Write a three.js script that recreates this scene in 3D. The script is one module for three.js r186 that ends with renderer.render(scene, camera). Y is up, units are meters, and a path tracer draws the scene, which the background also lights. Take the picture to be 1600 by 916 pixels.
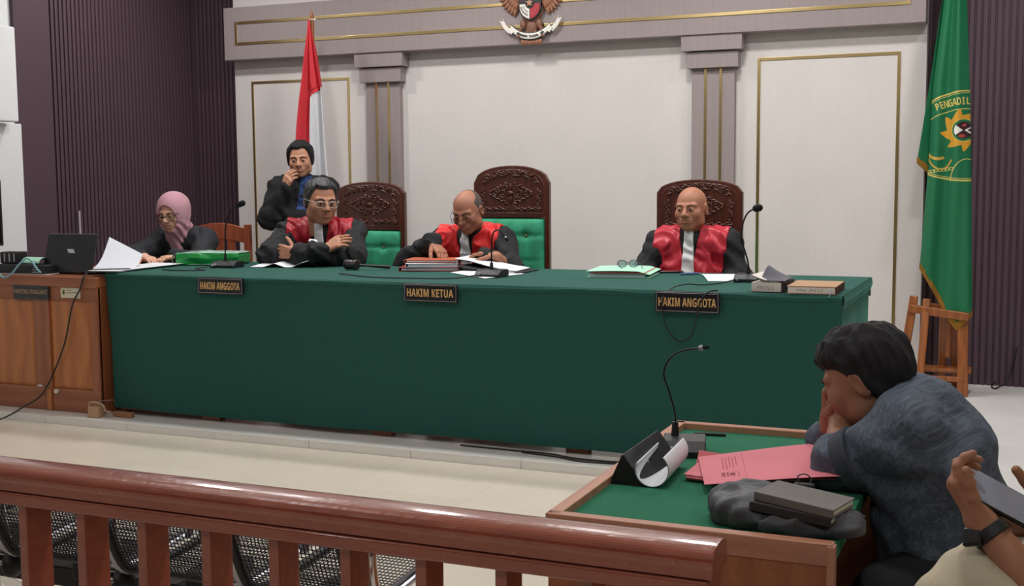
import * as THREE from 'three';
import { RoundedBoxGeometry } from 'three/addons/geometries/RoundedBoxGeometry.js';
import { mergeGeometries, mergeVertices } from 'three/addons/utils/BufferGeometryUtils.js';
import { RectAreaLightUniformsLib } from 'three/addons/lights/RectAreaLightUniformsLib.js';
import { TextGeometry } from 'three/addons/geometries/TextGeometry.js';
import { FontLoader } from 'three/addons/loaders/FontLoader.js';

// ------------------------------------------------------------------ camera, light, exposure
const scene = new THREE.Scene();
scene.background = new THREE.Color(0x000000);
const V = (x, y, z) => new THREE.Vector3(x, y, z);
const camera = new THREE.PerspectiveCamera(27.588, 1600 / 916, 0.05, 60);
camera.position.set(0, 1.45, 0);
{
  const yaw = THREE.MathUtils.degToRad(23.309), pit = THREE.MathUtils.degToRad(5.5314), rol = THREE.MathUtils.degToRad(-0.43495);
  const fwd = V(-Math.sin(yaw) * Math.cos(pit), -Math.sin(pit), -Math.cos(yaw) * Math.cos(pit));
  const right = V(Math.cos(yaw), 0, -Math.sin(yaw)), up = V().crossVectors(right, fwd);
  const u2 = up.clone().multiplyScalar(Math.cos(rol)).addScaledVector(right, -Math.sin(rol));
  camera.up.copy(u2); camera.lookAt(camera.position.clone().add(fwd));
}
const renderer = new THREE.WebGLRenderer({ antialias: true });
renderer.toneMapping = THREE.LinearToneMapping;
renderer.toneMappingExposure = 2.3;
renderer.shadowMap.enabled = true;
RectAreaLightUniformsLib.init();
const CEIL = 3.45;                       // underside of the ceiling
const LAMPS = [                          // ceiling panel lamps: x, z, strength
  [-5.5, -6.75, 62], [-3.65, -6.75, 62], [-1.8, -6.75, 62], [0.05, -6.75, 62],
  [-4.2, -5.8, 66], [-2.2, -5.8, 66], [-0.2, -5.8, 66],
  [-3.2, -2.8, 55], [-0.6, -2.8, 55], [2.0, -2.8, 55],
  [-3.2, 0.4, 44], [-0.6, 0.4, 44], [2.0, 0.4, 44],
];
const LAMP_W = 0.21, LAMP_COLOR = new THREE.Color().setRGB(1, 0.975, 0.965);

// ------------------------------------------------------------------ helpers
function mulberry(a) { return () => { a |= 0; a = a + 0x6D2B79F5 | 0; let t = Math.imul(a ^ a >>> 15, 1 | a); t = t + Math.imul(t ^ t >>> 7, 61 | t) ^ t; return ((t ^ t >>> 14) >>> 0) / 4294967296; }; }
const rnd = mulberry(7);
const hash3 = (i, j, k) => { let h = Math.imul(i, 374761393) ^ Math.imul(j, 668265263) ^ Math.imul(k, 2147483647 ^ 961748927); h = Math.imul(h ^ h >>> 13, 1274126177); return ((h ^ h >>> 16) >>> 0) / 4294967296; };
const sm = t => t * t * (3 - 2 * t), mix = (a, b, t) => a + (b - a) * t, clamp = (x, a = 0, b = 1) => Math.min(b, Math.max(a, x));
const sstep = (a, b, x) => sm(clamp((x - a) / (b - a)));
function noise3(x, y, z, px = 0, py = 0) {           // value noise, -1..1, optional period in x and y
  const i = Math.floor(x), j = Math.floor(y), k = Math.floor(z), u = sm(x - i), v = sm(y - j), w = sm(z - k);
  const X = a => px ? ((a % px) + px) % px : a, Y = a => py ? ((a % py) + py) % py : a;
  const h = (a, b, c) => hash3(X(a), Y(b), c);
  return 2 * mix(mix(mix(h(i, j, k), h(i + 1, j, k), u), mix(h(i, j + 1, k), h(i + 1, j + 1, k), u), v),
    mix(mix(h(i, j, k + 1), h(i + 1, j, k + 1), u), mix(h(i, j + 1, k + 1), h(i + 1, j + 1, k + 1), u), v), w) - 1;
}
function dataTex(w, h, fn, srgb = true) {
  const d = new Uint8Array(w * h * 4);
  for (let y = 0; y < h; y++) for (let x = 0; x < w; x++) {
    const c = fn(x / w, y / h), o = (y * w + x) * 4;
    d[o] = clamp(c[0], 0, 255); d[o + 1] = clamp(c[1], 0, 255); d[o + 2] = clamp(c[2], 0, 255); d[o + 3] = 255;
  }
  const t = new THREE.DataTexture(d, w, h); t.wrapS = t.wrapT = THREE.RepeatWrapping; t.magFilter = THREE.LinearFilter; t.minFilter = THREE.LinearMipmapLinearFilter; t.generateMipmaps = true;
  if (srgb) t.colorSpace = THREE.SRGBColorSpace; t.needsUpdate = true; return t;
}
const hex = h => [(h >> 16) & 255, (h >> 8) & 255, h & 255];
const rep = (t, x, y = x) => { const c = t.clone(); c.repeat.set(x, y); c.needsUpdate = true; return c; };
// wood: grain runs along v; 1 uv unit = 1 tile
function woodTex(base, dark, rings = 9, seed = 1) {
  const a = hex(base), b = hex(dark);
  return dataTex(256, 256, (u, v) => {
    const w = noise3(u * 4, v * 2, seed, 4, 2) * 0.9 + noise3(u * 9, v * 3, seed + 5, 9, 3) * 0.4;
    let g = 0.5 + 0.5 * Math.sin(2 * Math.PI * (u * rings) + w * 2.6);
    g = 0.55 * g + 0.25 * (noise3(u * 90, v * 5, seed + 2, 90, 5) * 0.5 + 0.5) + 0.2 * (noise3(u * 40, v * 2, seed + 3, 40, 2) * .5 + .5);
    const n = noise3(u * 128, v * 128, seed + 9, 128, 128) * 5;
    return a.map((c, i) => mix(c, b[i], g * 0.75) + n);
  });
}
function clothTex(base, amt = 14, n = 96, seed = 3) {
  const a = hex(base);
  return dataTex(256, 256, (u, v) => {
    const w = (Math.sin(u * n * 2 * Math.PI) * Math.sin(v * n * 2 * Math.PI)) * amt * .35 + noise3(u * 200, v * 200, seed, 200, 200) * amt * .6 + noise3(u * 6, v * 6, seed + 1, 6, 6) * amt * .12;
    return a.map(c => c + w * (c / 128 + .25));
  });
}
function bumpTex(fn, w = 256) { return dataTex(w, w, (u, v) => { const c = clamp(fn(u, v)) * 255; return [c, c, c]; }, false); }
const weaveBump = bumpTex((u, v) => .5 + .25 * Math.sin(u * 64 * 2 * Math.PI) * Math.sin(v * 64 * 2 * Math.PI) + .25 * noise3(u * 128, v * 128, 4, 128, 128));
const M = (o) => { if (o.c !== undefined) { o.color = new THREE.Color(o.c); delete o.c; } return new THREE.MeshPhysicalMaterial(o); };

// geometry: uv in metres from the dominant axis of each face
function metreUV(g, s = 1, swap = false) {
  g = g.index ? g.toNonIndexed() : g; const p = g.attributes.position; g.computeVertexNormals === undefined;
  const uv = new Float32Array(p.count * 2), a = V(), b = V(), c = V(), n = V(), q = V();
  for (let i = 0; i < p.count; i += 3) {
    a.fromBufferAttribute(p, i); b.fromBufferAttribute(p, i + 1); c.fromBufferAttribute(p, i + 2);
    n.crossVectors(q.copy(b).sub(a), c.clone().sub(a)); const ax = Math.abs(n.x), ay = Math.abs(n.y), az = Math.abs(n.z);
    [a, b, c].forEach((t, k) => {
      let U, W; if (ax > ay && ax > az) { U = t.z; W = t.y; } else if (ay > az) { U = t.x; W = t.z; } else { U = t.x; W = t.y; }
      if (swap) [U, W] = [W, U];
      uv[(i + k) * 2] = U * s; uv[(i + k) * 2 + 1] = W * s;
    });
  }
  g.setAttribute('uv', new THREE.BufferAttribute(uv, 2)); return g;
}
const clean = g => { g = g.index ? g.toNonIndexed() : g; for (const k of Object.keys(g.attributes)) if (!['position', 'normal', 'uv'].includes(k)) g.deleteAttribute(k); return g; };
const merge = list => mergeGeometries(list.map(clean));
const rbox = (w, h, d, r = 0.004, seg = 2) => new RoundedBoxGeometry(w, h, d, seg, Math.min(r, w / 2.01, h / 2.01, d / 2.01));
const boxAt = (x, y, z, w, h, d, r = 0.004, seg = 2) => rbox(w, h, d, r, seg).translate(x, y, z);          // centre and size
const box6 = (x0, x1, y0, y1, z0, z1, r = 0.004, seg = 2) => boxAt((x0 + x1) / 2, (y0 + y1) / 2, (z0 + z1) / 2, x1 - x0, y1 - y0, z1 - z0, r, seg);
const plain6 = (x0, x1, y0, y1, z0, z1) => new THREE.BoxGeometry(x1 - x0, y1 - y0, z1 - z0).translate((x0 + x1) / 2, (y0 + y1) / 2, (z0 + z1) / 2);
const cyl = (x, y, z, r0, r1, h, n = 20) => new THREE.CylinderGeometry(r1, r0, h, n).translate(x, y + h / 2, z);   // base centre, bottom radius, top radius
const sphere = (x, y, z, r, sx = 1, sy = 1, sz = 1, n = 20) => new THREE.SphereGeometry(r, n, Math.ceil(n * .7)).scale(sx, sy, sz).translate(x, y, z);
const P3 = a => a.map(p => p.isVector3 ? p : V(...p));
const tube = (pts, r, n = 40, m = 8, closed = false) => new THREE.TubeGeometry(new THREE.CatmullRomCurve3(P3(pts), closed), n, r, m, closed);
function bar(a, b, w, d = w, r = .003) {         // square bar between two points
  a = V(...a); b = V(...b); const l = a.distanceTo(b), g = rbox(w, l, d, r, 2);
  g.applyQuaternion(new THREE.Quaternion().setFromUnitVectors(V(0, 1, 0), b.clone().sub(a).normalize())); return g.translate((a.x + b.x) / 2, (a.y + b.y) / 2, (a.z + b.z) / 2);
}
function rod(a, b, r0, r1 = r0, n = 14) {
  a = V(...a); b = V(...b); const l = a.distanceTo(b), g = new THREE.CylinderGeometry(r1, r0, l, n);
  g.applyQuaternion(new THREE.Quaternion().setFromUnitVectors(V(0, 1, 0), b.clone().sub(a).normalize())); return g.translate((a.x + b.x) / 2, (a.y + b.y) / 2, (a.z + b.z) / 2);
}
function extr(pts, depth, bevel = 0, curve = 12) {   // outline in xy extruded along +z
  const s = Array.isArray(pts) === false ? pts : new THREE.Shape(pts.map(p => new THREE.Vector2(...p)));
  return new THREE.ExtrudeGeometry(s, { depth, bevelEnabled: bevel > 0, bevelThickness: bevel, bevelSize: bevel, bevelSegments: 2, curveSegments: curve });
}
// a sheet of given thickness: f(u,v) -> [x,y,z]
function sheet(f, nu, nv, th = 0.0008, uvs = null) {
  const P = [], uv = [], idx = [];
  const G = []; for (let j = 0; j <= nv; j++) for (let i = 0; i <= nu; i++) G.push(V(...f(i / nu, j / nv)));
  const at = (i, j) => G[clamp(j, 0, nv) * (nu + 1) + clamp(i, 0, nu)];
  for (const s of [.5, -.5]) for (let j = 0; j <= nv; j++) for (let i = 0; i <= nu; i++) {
    const n = V().crossVectors(at(i + 1, j).clone().sub(at(i - 1, j)), at(i, j + 1).clone().sub(at(i, j - 1))).normalize();
    const p = at(i, j).clone().addScaledVector(n, s * th); P.push(p.x, p.y, p.z);
    if (uvs) uv.push(...uvs(i / nu, j / nv, at(i, j))); else uv.push(i / nu, j / nv);
  }
  const S = (nu + 1) * (nv + 1), I = (i, j, k) => k * S + j * (nu + 1) + i;
  for (let j = 0; j < nv; j++) for (let i = 0; i < nu; i++) {
    idx.push(I(i, j, 0), I(i + 1, j, 0), I(i + 1, j + 1, 0), I(i, j, 0), I(i + 1, j + 1, 0), I(i, j + 1, 0));
    idx.push(I(i, j, 1), I(i + 1, j + 1, 1), I(i + 1, j, 1), I(i, j, 1), I(i, j + 1, 1), I(i + 1, j + 1, 1));
  }
  const q = (a, b, c, d) => idx.push(a, b, c, a, c, d);
  for (let i = 0; i < nu; i++) { q(I(i, 0, 1), I(i + 1, 0, 1), I(i + 1, 0, 0), I(i, 0, 0)); q(I(i, nv, 0), I(i + 1, nv, 0), I(i + 1, nv, 1), I(i, nv, 1)); }
  for (let j = 0; j < nv; j++) { q(I(0, j, 0), I(0, j + 1, 0), I(0, j + 1, 1), I(0, j, 1)); q(I(nu, j, 1), I(nu, j + 1, 1), I(nu, j + 1, 0), I(nu, j, 0)); }
  const g = new THREE.BufferGeometry(); g.setAttribute('position', new THREE.Float32BufferAttribute(P, 3)); g.setAttribute('uv', new THREE.Float32BufferAttribute(uv, 2)); g.setIndex(idx); g.computeVertexNormals(); return g;
}
function quadSheet(c, th = .0008, n = 10, lift = () => 0) {   // c: four corners in order; lift(u,v) raises
  const [a, b, d, e] = [c[0], c[1], c[2], c[3]];
  return sheet((u, v) => { const p = [0, 1, 2].map(k => mix(mix(a[k], b[k], u), mix(e[k], d[k], u), v)); p[1] += lift(u, v); return p; }, n, n, th);
}
const counts = {};
const numbered = n => { const c = counts[n] = (counts[n] ?? -1) + 1; return c ? `${n}_${String(c).padStart(3, '0')}` : n; };
function part(name, geo, mat, parent) { const m = new THREE.Mesh(Array.isArray(geo) ? merge(geo) : geo, mat); m.name = name; m.castShadow = m.receiveShadow = true; parent.add(m); return m; }
function thing(name, label, category, pos = [0, 0, 0], turn = 0, group) {
  const o = new THREE.Group(); o.name = numbered(name); scene.add(o); o.position.set(...pos); o.rotation.y = turn;
  o.userData = { label, category }; if (group) o.userData.group = group; return o;
}
// a thing whose parts are given in world coordinates: shift its geometry to the base point
function wpart(name, geo, mat, t) { let g = Array.isArray(geo) ? merge(geo) : geo; g.translate(-t.position.x, -t.position.y, -t.position.z); return part(name, g, mat, t); }
function solo(name, label, category, geo, mat, base, group) {
  const g = Array.isArray(geo) ? merge(geo) : geo; if (base) g.translate(-base[0], -base[1], -base[2]);
  const m = new THREE.Mesh(g, mat); m.name = numbered(name); m.castShadow = m.receiveShadow = true; if (base) m.position.set(...base); scene.add(m);
  m.userData = { label, category }; if (group) m.userData.group = group; return m;
}
function struct(name, geo, mat, label) { const m = new THREE.Mesh(Array.isArray(geo) ? merge(geo) : geo, mat); m.name = name; m.castShadow = m.receiveShadow = true; m.userData = { kind: 'structure', label, category: name.split('_')[0] }; scene.add(m); return m; }
const font = await new FontLoader().loadAsync('fonts/droid/droid_sans_bold.typeface.json');
function text3(str, h, depth, width) {             // centred text in xy
  const g = new TextGeometry(str, { font, size: h, depth, curveSegments: 4, bevelEnabled: false }); g.computeBoundingBox(); const b = g.boundingBox;
  g.translate(-(b.min.x + b.max.x) / 2, -(b.min.y + b.max.y) / 2, 0); if (width) g.scale(width / (b.max.x - b.min.x), 1, 1); return g;
}
function canvasTex(w, h, draw) { const c = document.createElement('canvas'); c.width = w; c.height = h; const x = c.getContext('2d'); draw(x, w, h); const t = new THREE.CanvasTexture(c); t.colorSpace = THREE.SRGBColorSpace; t.magFilter = THREE.LinearFilter; return t; }

// ------------------------------------------------------------------ materials
const mat = {};
mat.wall = M({ color: 0xffffff, roughness: .85, map: dataTex(256, 256, (u, v) => { const n = noise3(u * 5, v * 5, 1, 5, 5) * 2 + noise3(u * 60, v * 9, 2, 60, 9) * 1 + noise3(u * 128, v * 128, 2, 128, 128) * 1.5; return [215 + n, 210 + n, 206 + n]; }) });
mat.whitewall = M({ c: 0xe3e6e8, roughness: .8 });
mat.ceil = M({ c: 0xe4e3df, roughness: .9 });
mat.taupe = M({ color: 0xffffff, roughness: .7, map: dataTex(256, 256, (u, v) => { const n = noise3(u * 90, v * 4, 2, 90, 4) * 2.5 + noise3(u * 128, v * 128, 8, 128, 128) * 3; return [151 + n, 139 + n, 138 + n]; }) });
mat.gold = M({ c: 0xdcc48c, metalness: 1, roughness: .27, bumpMap: bumpTex((u, v) => .5 + .5 * noise3(u * 3, v * 4, 6, 3, 4)), bumpScale: .0012 });
mat.purple = M({ c: 0x4d3943, roughness: .62 });
const tileTones = [[226, 216, 200], [227, 217, 201], [225, 215, 199]].map((c, s) => M({ color: 0xffffff, roughness: .22, map: dataTex(128, 128, (u, v) => { const n = noise3(u * 3, v * 3, s + 11, 3, 3) * 3 + noise3(u * 50, v * 50, s + 4, 50, 50) * 2; return [c[0] + n, c[1] + n, c[2] + n]; }) }));
const whiteTones = [[236, 234, 230], [237, 235, 231]].map((c, s) => M({ color: 0xffffff, roughness: .25, map: dataTex(128, 128, (u, v) => { const n = noise3(u * 3, v * 3, s + 21, 3, 3) * 3 + noise3(u * 60, v * 60, s + 4, 60, 60) * 1.5; return [c[0] + n, c[1] + n, c[2] + n]; }) }));
mat.grout = M({ c: 0xd0c6b7, roughness: .8 });
mat.greenCloth = M({ color: 0xffffff, roughness: .9, map: clothTex(0x195249, 9, 128), bumpMap: weaveBump, bumpScale: .0006, sheen: 1, sheenColor: new THREE.Color(0x8ff0d0), sheenRoughness: .32 });
mat.greenFelt = M({ color: 0xffffff, roughness: .97, map: clothTex(0x196b4c, 14, 128, 8), bumpMap: weaveBump, bumpScale: .0006 });
mat.greenVelvet = M({ color: 0xffffff, roughness: .75, map: dataTex(256, 256, (u, v) => { const n = noise3(u * 7, v * 7, 1, 7, 7) * 12 + noise3(u * 16, v * 16, 3, 16, 16) * 8 + noise3(u * 100, v * 100, 2, 100, 100) * 6; return [46 + n * .5, 150 + n, 112 + n]; }), sheen: .5, sheenColor: new THREE.Color(0x66c9a0), sheenRoughness: .4 });
mat.teak = M({ color: 0xffffff, roughness: .38, map: woodTex(0xc47c40, 0x96542a, 5, 3), clearcoat: .25, clearcoatRoughness: .3 });
mat.teakDark = M({ color: 0xffffff, roughness: .4, map: woodTex(0xa3623e, 0x7e452b, 6, 8), clearcoat: .2, clearcoatRoughness: .3 });
mat.deskWood = M({ color: 0xffffff, roughness: .45, map: woodTex(0xa86842, 0x8c5032, 7, 5) });
mat.deskTrim = M({ color: 0xffffff, roughness: .4, map: woodTex(0xc08a70, 0xa26a52, 7, 6) });
mat.carved = M({ color: 0xffffff, roughness: .34, map: woodTex(0x5a2a1c, 0x3a170f, 7, 12), clearcoat: .4, clearcoatRoughness: .25 });
mat.standWood = M({ color: 0xffffff, roughness: .42, map: woodTex(0xa7622f, 0x71401f, 6, 15), clearcoat: .25, clearcoatRoughness: .3 });
mat.redChair = M({ color: 0xffffff, roughness: .45, map: woodTex(0xa85a3c, 0x874028, 6, 19) });
mat.rail = M({ color: 0xffffff, roughness: .3, map: dataTex(256, 256, (u, v) => { const n = noise3(u * 4, v * 10, 5, 4, 10) * 7 + noise3(u * 30, v * 60, 6, 30, 60) * 5, s = Math.max(0, noise3(u * 55, v * 55, 9, 55, 55) - .86) * 300; return [142 + n + s, 70 + n * .7 + s, 50 + n * .6 + s]; }), clearcoat: .85, clearcoatRoughness: .12, bumpMap: bumpTex((u, v) => .5 + .3 * noise3(u * 10, v * 16, 3, 10, 16) + .2 * noise3(u * 40, v * 50, 4, 40, 50)), bumpScale: .0012 });
mat.black = M({ c: 0x17181c, roughness: .5 });
mat.blackGloss = M({ c: 0x101114, roughness: .22 });
mat.blackMetal = M({ c: 0x24262a, roughness: .35, metalness: .6 });
mat.chrome = M({ c: 0xd9dadc, metalness: 1, roughness: .12 });
mat.silver = M({ c: 0xb9bcc2, metalness: .8, roughness: .3 });
mat.paper = M({ c: 0xdfe1e6, roughness: .85 });
mat.paper2 = M({ c: 0xd2d6de, roughness: .85 });
mat.mint = M({ c: 0xa9dcc2, roughness: .8 });
mat.goldPaint = M({ c: 0xd9b076, roughness: .5, metalness: .1 });
mat.cable = M({ c: 0x1b1c1e, roughness: .5 });
mat.foam = M({ c: 0x141416, roughness: 1, bumpMap: bumpTex((u, v) => .5 + .5 * noise3(u * 90, v * 90, 1, 90, 90)), bumpScale: .001 });

// ------------------------------------------------------------------ setting
const FL = 0.051, PF = 0.095;            // hall floor and judges' platform
const XL = -6.4, XR = 4.2, ZB = -8.19, ZF = 3.4;
{ // hall floor of beige tiles
  const f = struct('floor', plain6(XL, XR, -.15, FL - .004, -5.2, ZF), mat.grout, 'beige polished tile floor of the courtroom well');
  const g = metreUV(rbox(.599, .012, .599, .0005, 1), 1.66);
  for (let i = 0; i < 18; i++) for (let j = 0; j < 15; j++) {
    const x = XL + .3 + i * .6, z = -4.9 + j * .6; if (x > XR - .2 || z > ZF - .2) continue;
    part('tile', g, tileTones[Math.floor(rnd() * 3)], f).position.set(x, FL - .006, z);
  }
  const p = struct('floor_platform', plain6(XL, XR, -.15, PF - .004, ZB - .2, -5.206), mat.grout, 'white tiled platform floor under the judges bench'); p.userData.category = 'floor';
  for (let i = 0; i < 18; i++) for (let j = 0; j < 5; j++) {
    const x = XL + .3 + i * .6, z = -5.5 - j * .6; if (x > XR - .2) continue;
    part('tile', g, whiteTones[(i * 7 + j * 3) % 2], p).position.set(x, PF - .006, z);
  }
  const r = metreUV(rbox(.5975, PF - FL + .0, .008, .001, 1), 1.66);
  for (let i = 0; i < 18; i++) part('riser_tile', r, whiteTones[i % 2], p).position.set(XL + .3 + i * .6, (PF + FL) / 2 - .001, -5.203);
}
struct('ceiling', plain6(XL - .2, XR + .2, CEIL, CEIL + .15, ZB - .2, ZF + .2), mat.ceil, 'plain white ceiling above the courtroom');
struct('wall_right', plain6(XR, XR + .2, -.15, CEIL, ZB - .2, ZF + .2), mat.purple, 'dark purple wall on the right of the hall');
struct('wall_front', plain6(XL - .2, XR + .2, -.15, CEIL, ZF, ZF + .2), mat.purple, 'dark purple wall behind the public seats');
const wallBack = struct('wall_back', plain6(XL - .2, XR + .2, -.15, CEIL, ZB - .2, ZB), mat.purple, 'dark purple ribbed wall behind the judges');
const wallLeft = struct('wall_left', [plain6(XL - .2, XL, -.15, CEIL, -6.25, ZF)], mat.whitewall, 'white side wall on the left');
const wallLeftP = struct('wall_left_ribbed', [plain6(XL - .2, XL, -.15, CEIL, ZB, -6.25)], mat.purple, 'dark purple ribbed side wall beside the clerk'); wallLeftP.userData.category = 'wall';
{ // ribs: pitch 41 mm
  const s = new THREE.Shape(); s.moveTo(-.0155, 0); s.lineTo(-.0135, .016); s.quadraticCurveTo(0, .020, .0135, .016); s.lineTo(.0155, 0);
  const g = new THREE.ExtrudeGeometry(s, { depth: CEIL - PF, bevelEnabled: false, curveSegments: 4 }).rotateX(-Math.PI / 2);   // runs along +y, outline bulges to -z
  g.rotateY(Math.PI);                                     // bulge to +z
  for (let x = XL + .06; x < -5.86; x += .041) part('rib', g, mat.purple, wallBack).position.set(x, PF, ZB);
  for (let x = -.6; x < XR; x += .041) part('rib', g, mat.purple, wallBack).position.set(x, PF, ZB);
  const gl = g.clone().rotateY(Math.PI / 2);
  for (let z = ZB + .05; z < -6.60; z += .041) part('rib', gl, mat.purple, wallLeftP).position.set(XL, PF, z);
}
{ // left wall: trim strip, white box panel, dark screen edge, door pull
  const t = struct('trim_1', box6(XL, XL + .03, PF, CEIL, -6.58, -6.25, .004), mat.purple, 'flat purple trim board at the end of the ribbed side wall');
  const w = struct('trim_2', box6(XL, XL + .05, PF, 1.84, -6.26, -4.0, .004), mat.whitewall, 'white boarded wall section below the projecting box');
}
// white feature wall with taupe entablature, pilasters and gold inlay
const WZ = -8.06, FX0 = -5.884, FX1 = -.61;
const feature = struct('wall_feature', metreUV(plain6(FX0, FX1, PF, CEIL, ZB, WZ)), mat.wall, 'off white panelled feature wall behind the bench');
function goldFrame(x0, x1, y0, y1, z, w, parent, sides = 'lrtb') {
  const d = .006;
  const add = (a, b, c, e) => part('gold_strip', metreUV(box6(a, b, c, e, z - .002, z + d, .0015), 1.2), mat.gold, parent);
  if (sides.includes('l')) add(x0, x0 + w, y0, y1); if (sides.includes('r')) add(x1 - w, x1, y0, y1);
  if (sides.includes('t')) add(x0 + w, x1 - w, y1 - w, y1); if (sides.includes('b')) add(x0 + w, x1 - w, y0, y0 + w);
}
goldFrame(-5.726, -4.822, .15, 2.228, WZ, .020, feature);
goldFrame(-1.677, -.765, .15, 2.230, WZ, .020, feature);
const FZ = -7.93;
const fascia = struct('trim_3', metreUV(box6(FX0, FX1, 2.39, 2.798, WZ, FZ, .004)), mat.taupe, 'taupe entablature beam with long gold inlay across the wall');
goldFrame(-5.778, -.704, 2.503, 2.686, FZ, .022, fascia);
for (const [i, cx] of [[4, -4.505], [5, -1.966]]) {
  const p = struct('trim_' + i, [metreUV(box6(cx - .147, cx + .147, PF, 2.172, WZ, WZ + .05, .003)), metreUV(box6(cx - .176, cx + .176, 2.172, 2.279, WZ, WZ + .09, .003)), metreUV(box6(cx - .206, cx + .206, 2.285, 2.391, WZ, WZ + .115, .003))], mat.taupe, i == 4 ? 'taupe pilaster with stepped capital beside the red and white flag' : 'taupe pilaster with stepped capital behind the bald judge');
  for (const dx of [-.052, .052]) part('gold_strip', metreUV(box6(cx + dx - .009, cx + dx + .009, PF, 2.172, WZ + .048, WZ + .055, .0015), 1.2), mat.gold, p);
}
// ceiling lamps
{
  const glow = new THREE.MeshStandardMaterial({ color: 0xffffff, emissive: LAMP_COLOR, emissiveIntensity: 5, roughness: .6 });
  const frame = M({ c: 0xe8e8e8, roughness: .4 });
  LAMPS.forEach(([x, z, k], i) => {
    const t = thing('ceiling_lamp', 'square white ceiling panel lamp above the courtroom', 'lamp', [x, CEIL, z], 0, 'square ceiling panel lamps');
    part('frame', [box6(-LAMP_W / 2 - .02, LAMP_W / 2 + .02, -.02, 0, -LAMP_W / 2 - .02, -LAMP_W / 2, .002), box6(-LAMP_W / 2 - .02, LAMP_W / 2 + .02, -.02, 0, LAMP_W / 2, LAMP_W / 2 + .02, .002), box6(-LAMP_W / 2 - .02, -LAMP_W / 2, -.02, 0, -LAMP_W / 2, LAMP_W / 2, .002), box6(LAMP_W / 2, LAMP_W / 2 + .02, -.02, 0, -LAMP_W / 2, LAMP_W / 2, .002)], frame, t);
    part('diffuser', plain6(-LAMP_W / 2, LAMP_W / 2, -.012, -.006, -LAMP_W / 2, LAMP_W / 2), glow, t);
    const l = new THREE.RectAreaLight(LAMP_COLOR, k, LAMP_W, LAMP_W); l.position.set(x, CEIL - .022, z); l.rotation.x = -Math.PI / 2; l.castShadow = true; l.name = 'lamp_light'; scene.add(l);
  });
}
// ------------------------------------------------------------------ judges' bench with green cloth
const BT = .92, BX0 = -4.885, BX1 = -.735, BZ0 = -6.43, BZ1 = -5.40;
{
  const t = thing('judges_bench', 'long wooden judges bench standing under the green cloth', 'bench', [-2.83, PF, -5.9]);
  wpart('top_board', metreUV(box6(BX0 + .02, BX1 - .02, BT - .05, BT - .006, BZ0 + .02, BZ1 - .02), 2), mat.teakDark, t);
  wpart('front_panel', metreUV(box6(BX0 + .04, BX1 - .06, PF + .02, BT - .05, BZ1 - .05, BZ1 - .03), 2), mat.teakDark, t);
  wpart('side_panel', metreUV(box6(BX0 + .04, BX0 + .07, PF, BT - .05, BZ0 + .1, BZ1 - .05), 2), mat.teakDark, t);
  wpart('side_panel', metreUV(box6(BX1 - .09, BX1 - .06, PF, BT - .05, BZ0 + .1, BZ1 - .05), 2), mat.teakDark, t);
  for (const x of [-4.2, -3.1, -2.0, -1.0]) wpart('foot_block', box6(x - .06, x + .06, PF, PF + .035, BZ1 - .09, BZ1 - .035, .004), mat.teakDark, t);
  // the cloth: a profile swept along x, with hem height and soft waves
  const prof = (u) => {                                  // path from rear drop over the top down the front, s in metres
    const L = [[BZ0 - .012, BT - .10], [BZ0 - .014, BT - .008], [BZ0 - .004, BT - .0018], [BZ1 + .004, BT - .0018], [BZ1 + .016, BT - .008], [BZ1 + .017, BT - .022], [BZ1 + .006, BT - .034], [BZ1 + .002, BT - .06], [BZ1 + .004, BT - .4], [BZ1 + .006, PF + .033]];
    const k = [0, .10, .115, .60, .612, .622, .632, .65, .82, 1]; let i = 0; while (i < 8 && u > k[i + 1]) i++; const t = (u - k[i]) / (k[i + 1] - k[i]); return [mix(L[i][0], L[i + 1][0], t), mix(L[i][1], L[i + 1][1], t)];
  };
  const us = []; [[0, .1, 2], [.1, .115, 2], [.115, .6, 10], [.6, .612, 4], [.612, .622, 2], [.622, .632, 3], [.632, .65, 3], [.65, 1, 14]].forEach(([a, b, n]) => { for (let i = 0; i < n; i++) us.push(mix(a, b, i / n)); }); us.push(1);
  const g = sheet((a, b) => {
    const x = mix(BX0, BX1, a), uu = us[Math.round(b * (us.length - 1))], p = prof(uu); let [z, y] = p; let xx = x;
    const dn = sstep(.62, 1, uu);
    z += dn * .006 * (Math.sin(x * 5.2) + .6 * Math.sin(x * 11 + 1)) + (uu > .615 && uu < .65 ? .003 * noise3(x * 9, uu * 10, 1) : 0);
    if (uu > .95) y += .006 * noise3(x * 1.7, 3, 1) + .012 * sstep(-1.6, -1.0, x);
    if (uu > .11 && uu < .61) y += .0006 * (noise3(x * 7, z * 7, 2) - 1);
    if (uu > .605 && uu <= .64) y += -.004 * (noise3(x * 3.1, 1, 6) + 1);
    xx += (a < .001 && uu > .6 ? .05 * dn : 0);
    return [xx, y, z];
  }, 160, us.length - 1, .003, (u, v, p) => [p.x * 3, (p.y + p.z) * 3]);
  const sideG = sheet((a, b) => { const z = mix(BZ0 - .01, BZ1 + .004, a), y = mix(BT - .002, PF + .04, b); const lip = b < .05 ? .012 * Math.sin(b / .05 * Math.PI) + .012 * (1 - b / .05) * 0 : 0; return [BX1 + .003 + lip + sstep(.05, .12, b) * -.014 + .006 * b * Math.sin(z * 14), y, z]; }, 24, 24, .003, (u, v, p) => [p.z * 3, p.y * 3]);
  const c = solo('tablecloth', 'dark green cloth covering the long judges bench down to the floor', 'tablecloth', [g, sideG], mat.greenCloth, [-2.83, PF, -5.9]);
}
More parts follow.
